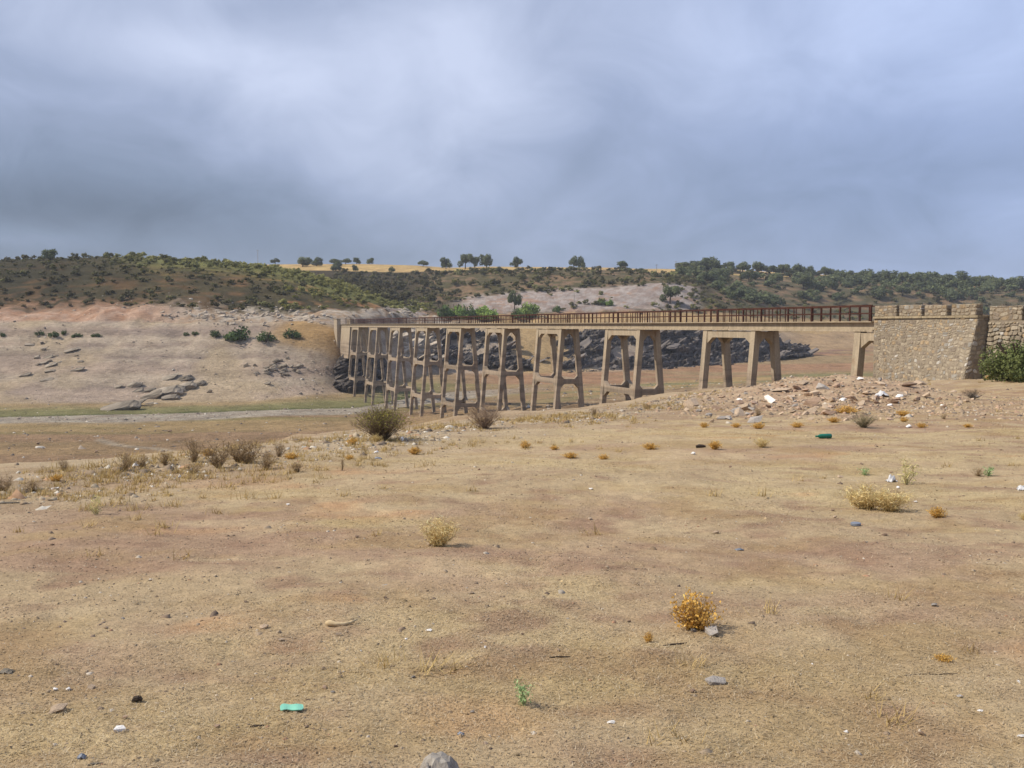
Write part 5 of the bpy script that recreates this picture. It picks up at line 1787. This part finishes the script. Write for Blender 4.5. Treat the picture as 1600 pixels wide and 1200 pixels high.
for (x, y, w, h, mt, lab) in (
    (1393, 753, 15, 11, 'white_plastic', 'crumpled white plastic bag beside the wide thistle clump'), (1378, 619, 18, 8, 'white_plastic', 'white plastic sheet on top of the rubble mound'),
    (1597, 766, 14, 8, 'white_plastic', 'white plastic scrap cut by the right edge'), (128, 1186, 13, 8, 'lid', 'pale bluish crumpled scrap at the bottom left'),
    (720, 1150, 10, 4, 'lid', 'tiny pale blue scrap above the wooden stump'), (212, 729, 10, 5, 'white_plastic', 'white scrap among the weeds of the stony edge'),
    (281, 746, 6, 4, 'white_plastic', 'tiny white scrap below the grey dry weed'), (590, 717, 12, 3, 'lid', 'bluish scrap on the ground below the large twiggy bush'),
    (1155, 860, 13, 3, 'lid', 'flat bluish scrap on the right of the plateau centre'), (10, 1052, 22, 6, 'wood', 'grey bark scrap at the lower left edge')):
    k = hit(x, y).y / FPX
    lay('plastic_scrap', lab, 'litter', x, y, crumpled('plastic_scrap', int(x * 3 + y), w * k, h * k), M[mt], float(rng.uniform(-.4, .4)), 0.004)
# grey lid
k = hit(1337, 820).y / FPX
mb = MB(); mb.tube([(0, 0, 0.0), (0, 0, 3.2 * k), (0, 0, 4.2 * k)], [8 * k, 8 * k, 6.6 * k], 20)
lay('metal_lid', 'round grey metal lid lying flat below the wide thistle clump', 'lid', 1337, 822, mb.mesh('metal_lid'), M['lid'], 0)

# weathered stump at the bottom edge
u, s = ray(689, 1183)
yp = 3.35
zt = EYE + s * yp; zgd = gz(u * yp, yp)
Rr = 0.078
st = empty('wooden_stump', (u * yp, yp, zgd), 0.0); tag(st, 'weathered grey wooden stump rising into the bottom edge', 'stump')
H = zt - zgd
r5 = np.random.default_rng(77)
mb = MB(); n = 26
lev = [(-0.05, 1.12), (0.25, 1.04), (0.55, 1.0), (0.74, 0.94), (0.90, 0.72), (1.0, 0.42), (1.01, 0.0)]
ph = r5.uniform(0, 6.28, 4)
for (f, q) in lev:
    for kk in range(n):
        a = 2 * math.pi * kk / n
        rr = Rr * q * (1 + 0.06 * math.sin(3 * a + ph[0]) + 0.035 * math.sin(9 * a + ph[1]) + 0.02 * r5.normal()) * (0.87 if abs(a - 3.9) < 0.13 else 1)
        zz = H * f + (0.02 * math.cos(a - 2.6) + 0.008 * math.sin(5 * a)) * (f > 0.7) * q
        mb.v.append((rr * math.cos(a), rr * math.sin(a) * 0.9, zz))
for i in range(len(lev) - 1):
    for kk in range(n):
        mb.f.append((i * n + kk, i * n + (kk + 1) % n, (i + 1) * n + (kk + 1) % n, (i + 1) * n + kk))
ob('body', mb.mesh('body'), M['stump'], st)
mb = MB(); mb.tube([(-0.045, -0.03, H - 0.008), (-0.038, -0.06, H - 0.03), (-0.05, -0.078, H * .6)], [0.006, 0.007, 0.004], 5)
ob('splinter', mb.mesh('splinter'), M['stump'], st)
print("litter ok")

# ------------------------------------------------------------------ turf and gravel (uncountable)
def plateau_points(n, power, ymin, ymax, spread, seed):
    r = np.random.default_rng(seed)
    f = r.uniform(0, 1, n)
    Y = (ymin ** (1 - power) + f * (ymax ** (1 - power) - ymin ** (1 - power))) ** (1 / (1 - power))
    X = r.uniform(-1, 1, n) * (1.2 + spread * Y)
    z, t = land(X, Y)
    return X, Y, z, t, r


def build_turf():
    X, Y, z, t, r = plateau_points(620000, 1.55, 2.8, 60, 0.60, 301)
    dens = 0.16 + 0.9 * sst(0.36, 0.62, fbm(X * 0.25, Y * 0.5, 109, 3) * 0.5 + fbm(X * 0.7, Y * 1.1, 102, 4) * 0.5)
    k = (t < 1.1) & (r.uniform(size=len(X)) < dens)
    X, Y, z, t_ = X[k], Y[k], z[k], t[k]; n = len(X)
    a = r.uniform(0, 6.28, n)
    L = r.uniform(0.008, 0.030, n) * (1 + Y / 18); w = r.uniform(0.0006, 0.0013, n) * (1 + Y / 6)
    tilt = np.abs(r.normal(0, 0.30, n))
    d = np.stack([np.cos(a) * np.cos(tilt), np.sin(a) * np.cos(tilt), np.sin(tilt)], -1) * L[:, None]
    s = np.stack([-np.sin(a), np.cos(a), np.zeros(n)], -1) * w[:, None]
    P = np.stack([X, Y, z + 0.004], -1)
    V = np.stack([P - s, P + s, P + d + s * .2], 1).reshape(-1, 3)
    q = r.uniform(0, 1, (n, 1))
    col = np.where(q < 0.5, S(206, 181, 142), np.where(q < 0.76, S(182, 156, 120), np.where(q < 0.95, S(240, 224, 192), S(134, 108, 84)))) * r.uniform(.85, 1.2, (n, 1))
    gc = land_colour(X, Y, z, t_)
    col = col * 0.55 + gc * r.uniform(.75, 1.3, (n, 1)) * 0.45
    me = mesh_np('dry_grass', V, [np.arange(n * 3).reshape(n, 3)], np.repeat(np.clip(col * 1.12, 0, .85), 3, 0))
    print('straws', n)
    tag(ob('dry_grass', me, M['straw']), 'short dry straw grass over the plateau', 'grass', kind='stuff')


build_turf()


def build_tufts():
    """taller straw tufts thickening towards the plateau edge"""
    X, Y, z, t, r = plateau_points(16000, 0.9, 4, 62, 0.62, 302)
    pr = 0.02 * sst(0.45, 0.62, fbm(X * 0.5, Y * 0.9, 303, 3)) + 0.75 * np.exp(-((t - 0.97) / 0.09) ** 2) * sst(0.40, 0.60, fbm(X * 0.4, Y * 0.4, 304, 3))
    k = (t < 1.12) & (r.uniform(size=len(X)) < pr)
    c = np.interp(r.uniform(0, 1, 2600), [0, 0.75, 1], [-0.35, 0.06, 0.20])
    Ye = np.interp(c, CTAB, YT[1]) + r.normal(-0.5, 1.0, 2600) * (0.6 + np.interp(c, [-.3, .1], [0.4, 1.4])); Xe = c * (Ye + YOFF)
    ze, te = land(Xe, Ye)
    ke = r.uniform(size=2600) < sst(.42, .6, fbm(Xe * .5, Ye * .5, 305, 3))
    X, Y, z = np.concatenate([X[k], Xe[ke]]), np.concatenate([Y[k], Ye[ke]]), np.concatenate([z[k], ze[ke]]); m = len(X); B = 22
    X = np.repeat(X, B); Y = np.repeat(Y, B); z = np.repeat(z, B); n = len(X)
    sz = np.repeat(r.uniform(0.05, 0.16, m), B)
    a = r.uniform(0, 6.28, n); tl = r.uniform(0.25, 1.25, n)
    L = sz * r.uniform(.6, 1.3, n)
    P = np.stack([X + r.normal(0, .4, n) * sz, Y + r.normal(0, .4, n) * sz, z - .005], -1)
    d = np.stack([np.cos(a) * np.cos(tl), np.sin(a) * np.cos(tl), np.sin(tl)], -1) * L[:, None]
    s = np.stack([-np.sin(a), np.cos(a), np.zeros(n)], -1) * (0.0022 * (1 + Y / 12))[:, None]
    V = np.stack([P - s, P + s, P + d], 1).reshape(-1, 3)
    tone = np.repeat(r.uniform(0, 1, (m, 1)), B, 0)
    col = (S(206, 174, 112) * (1 - tone) + S(226, 196, 132) * tone) * r.uniform(.8, 1.15, (n, 1))
    me = mesh_np('straw_tufts', V, [np.arange(n * 3).reshape(n, 3)], np.repeat(col, 3, 0))
    print('tufts', m)
    tag(ob('straw_tufts', me, M['straw']), 'straw tufts thickening along the plateau edge', 'grass', kind='stuff')


build_tufts()


def edge_points(n, back, seed):
    r = np.random.default_rng(seed)
    c = np.interp(r.uniform(0, 1, n), [0, 0.75, 1], [-0.35, 0.06, 0.20])
    Y = np.interp(c, CTAB, YT[1]) + r.normal(-back, 0.9, n) * (0.6 + np.interp(c, [-.3, .1], [0.4, 1.6]))
    X = c * (Y + YOFF)
    z, t = land(X, Y)
    return X, Y, z, t, r


X, Y, z, t, r = edge_points(9000, 0.5, 330)
k = r.uniform(size=len(X)) < 0.25 + 0.75 * sst(.42, .58, fbm(X * .6, Y * .6, 331, 3))
X, Y, z = X[k], Y[k], z[k]
build_gravel('gravel', 'pale stones heaped along the stony edge of the plateau', X, Y, z, np.clip(r.lognormal(-2.9, .6, len(X)), .02, .30), r,
             [S(200, 182, 154), S(176, 154, 128), S(224, 214, 196), S(140, 124, 106), S(204, 164, 128)], [.38, .25, .2, .1, .07])
X, Y, z, t, r = plateau_points(70000, 1.6, 2.8, 30, 0.60, 340)
k = (t < 1.0) & (r.uniform(size=len(X)) < 0.25 + 0.6 * sst(.42, .6, fbm(X * 1.2, Y * 1.2, 341, 3)))
X, Y, z, t = X[k], Y[k], z[k], t[k]
gc = land_colour(X, Y, z, t) * r.uniform(0.55, 1.25, (len(X), 1))
o = build_gravel('crumbs', 'crumbs of dry earth over the plateau', X, Y, z, np.clip(r.lognormal(-5.0, .45, len(X)), .003, .03) * (1 + Y / 8), r, [S(170, 145, 118)], [1.0])
c4 = np.ones((len(X) * 7, 4), np.float32); c4[:, :3] = np.repeat(gc, 7, 0)
o.data.color_attributes['Col'].data.foreach_set('color', c4.ravel())
o['category'] = 'earth'
X, Y, z, t, r = plateau_points(42000, 1.35, 2.8, 62, 0.62, 310)
pr = 0.14 + 0.35 * sst(.55, .7, fbm(X * .5, Y * .5, 311, 3)) + 2.2 * np.exp(-((t - 0.95) / 0.05) ** 2)
k = (t < 1.15) & (r.uniform(size=len(X)) < pr)
X, Y, z = X[k], Y[k], z[k]
size = np.clip(r.lognormal(-4.75, 0.55, len(X)), 0.004, 0.07) * (1 + Y / 11)
build_gravel('gravel', 'loose pebbles and stone chips over the plateau and its stony edge', X, Y, z, size, r,
             [S(186, 164, 136), S(160, 138, 116), S(214, 200, 180), S(138, 120, 104), S(200, 156, 124)], [.4, .25, .15, .12, .08])
r = np.random.default_rng(320)
n = 46000
Y = r.uniform(60, 290, n); X = r.uniform(-0.62, 0.62, n) * Y
z, t = land(X, Y)
pr = (t > 2.2) * (0.10 + 0.6 * (t > 6.0) * (t < 8.2) * sst(.42, .62, fbm(X * .07, Y * .07, 321, 3)) + 0.25 * (t > 4) * (t < 5) + 0.3 * (t < 3) * sst(.4, .6, fbm(X * .1, Y * .1, 322, 3)))
k = r.uniform(size=n) < pr
X, Y, z = X[k], Y[k], z[k]
build_gravel('gravel', 'scattered stones over the dry reservoir floor and the far bank', X, Y, z, np.clip(r.lognormal(-1.25, .55, len(X)), .10, 1.3), r,
             [S(170, 154, 136), S(140, 126, 112), S(220, 208, 190), S(112, 104, 96)], [.4, .25, .2, .15])

# ------------------------------------------------------------------ summer haze
mb = MB(); mb.box((-1500, -120, -20), (1500, 1300, 78))
hz = ob('haze', mb.mesh('haze'))
m = bpy.data.materials.new('summer_haze'); m.use_nodes = True
nt = m.node_tree; nt.nodes.clear()
pvn = nt.nodes.new('ShaderNodeVolumePrincipled'); pvn.inputs['Color'].default_value = (0.86, 0.91, 1.0, 1); pvn.inputs['Density'].default_value = 0.00016
out = nt.nodes.new('ShaderNodeOutputMaterial'); nt.links.new(pvn.outputs[0], out.inputs['Volume'])
hz.data.materials.append(m)
tag(hz, 'thin summer haze over the valley', 'haze', kind='stuff')
print("done")
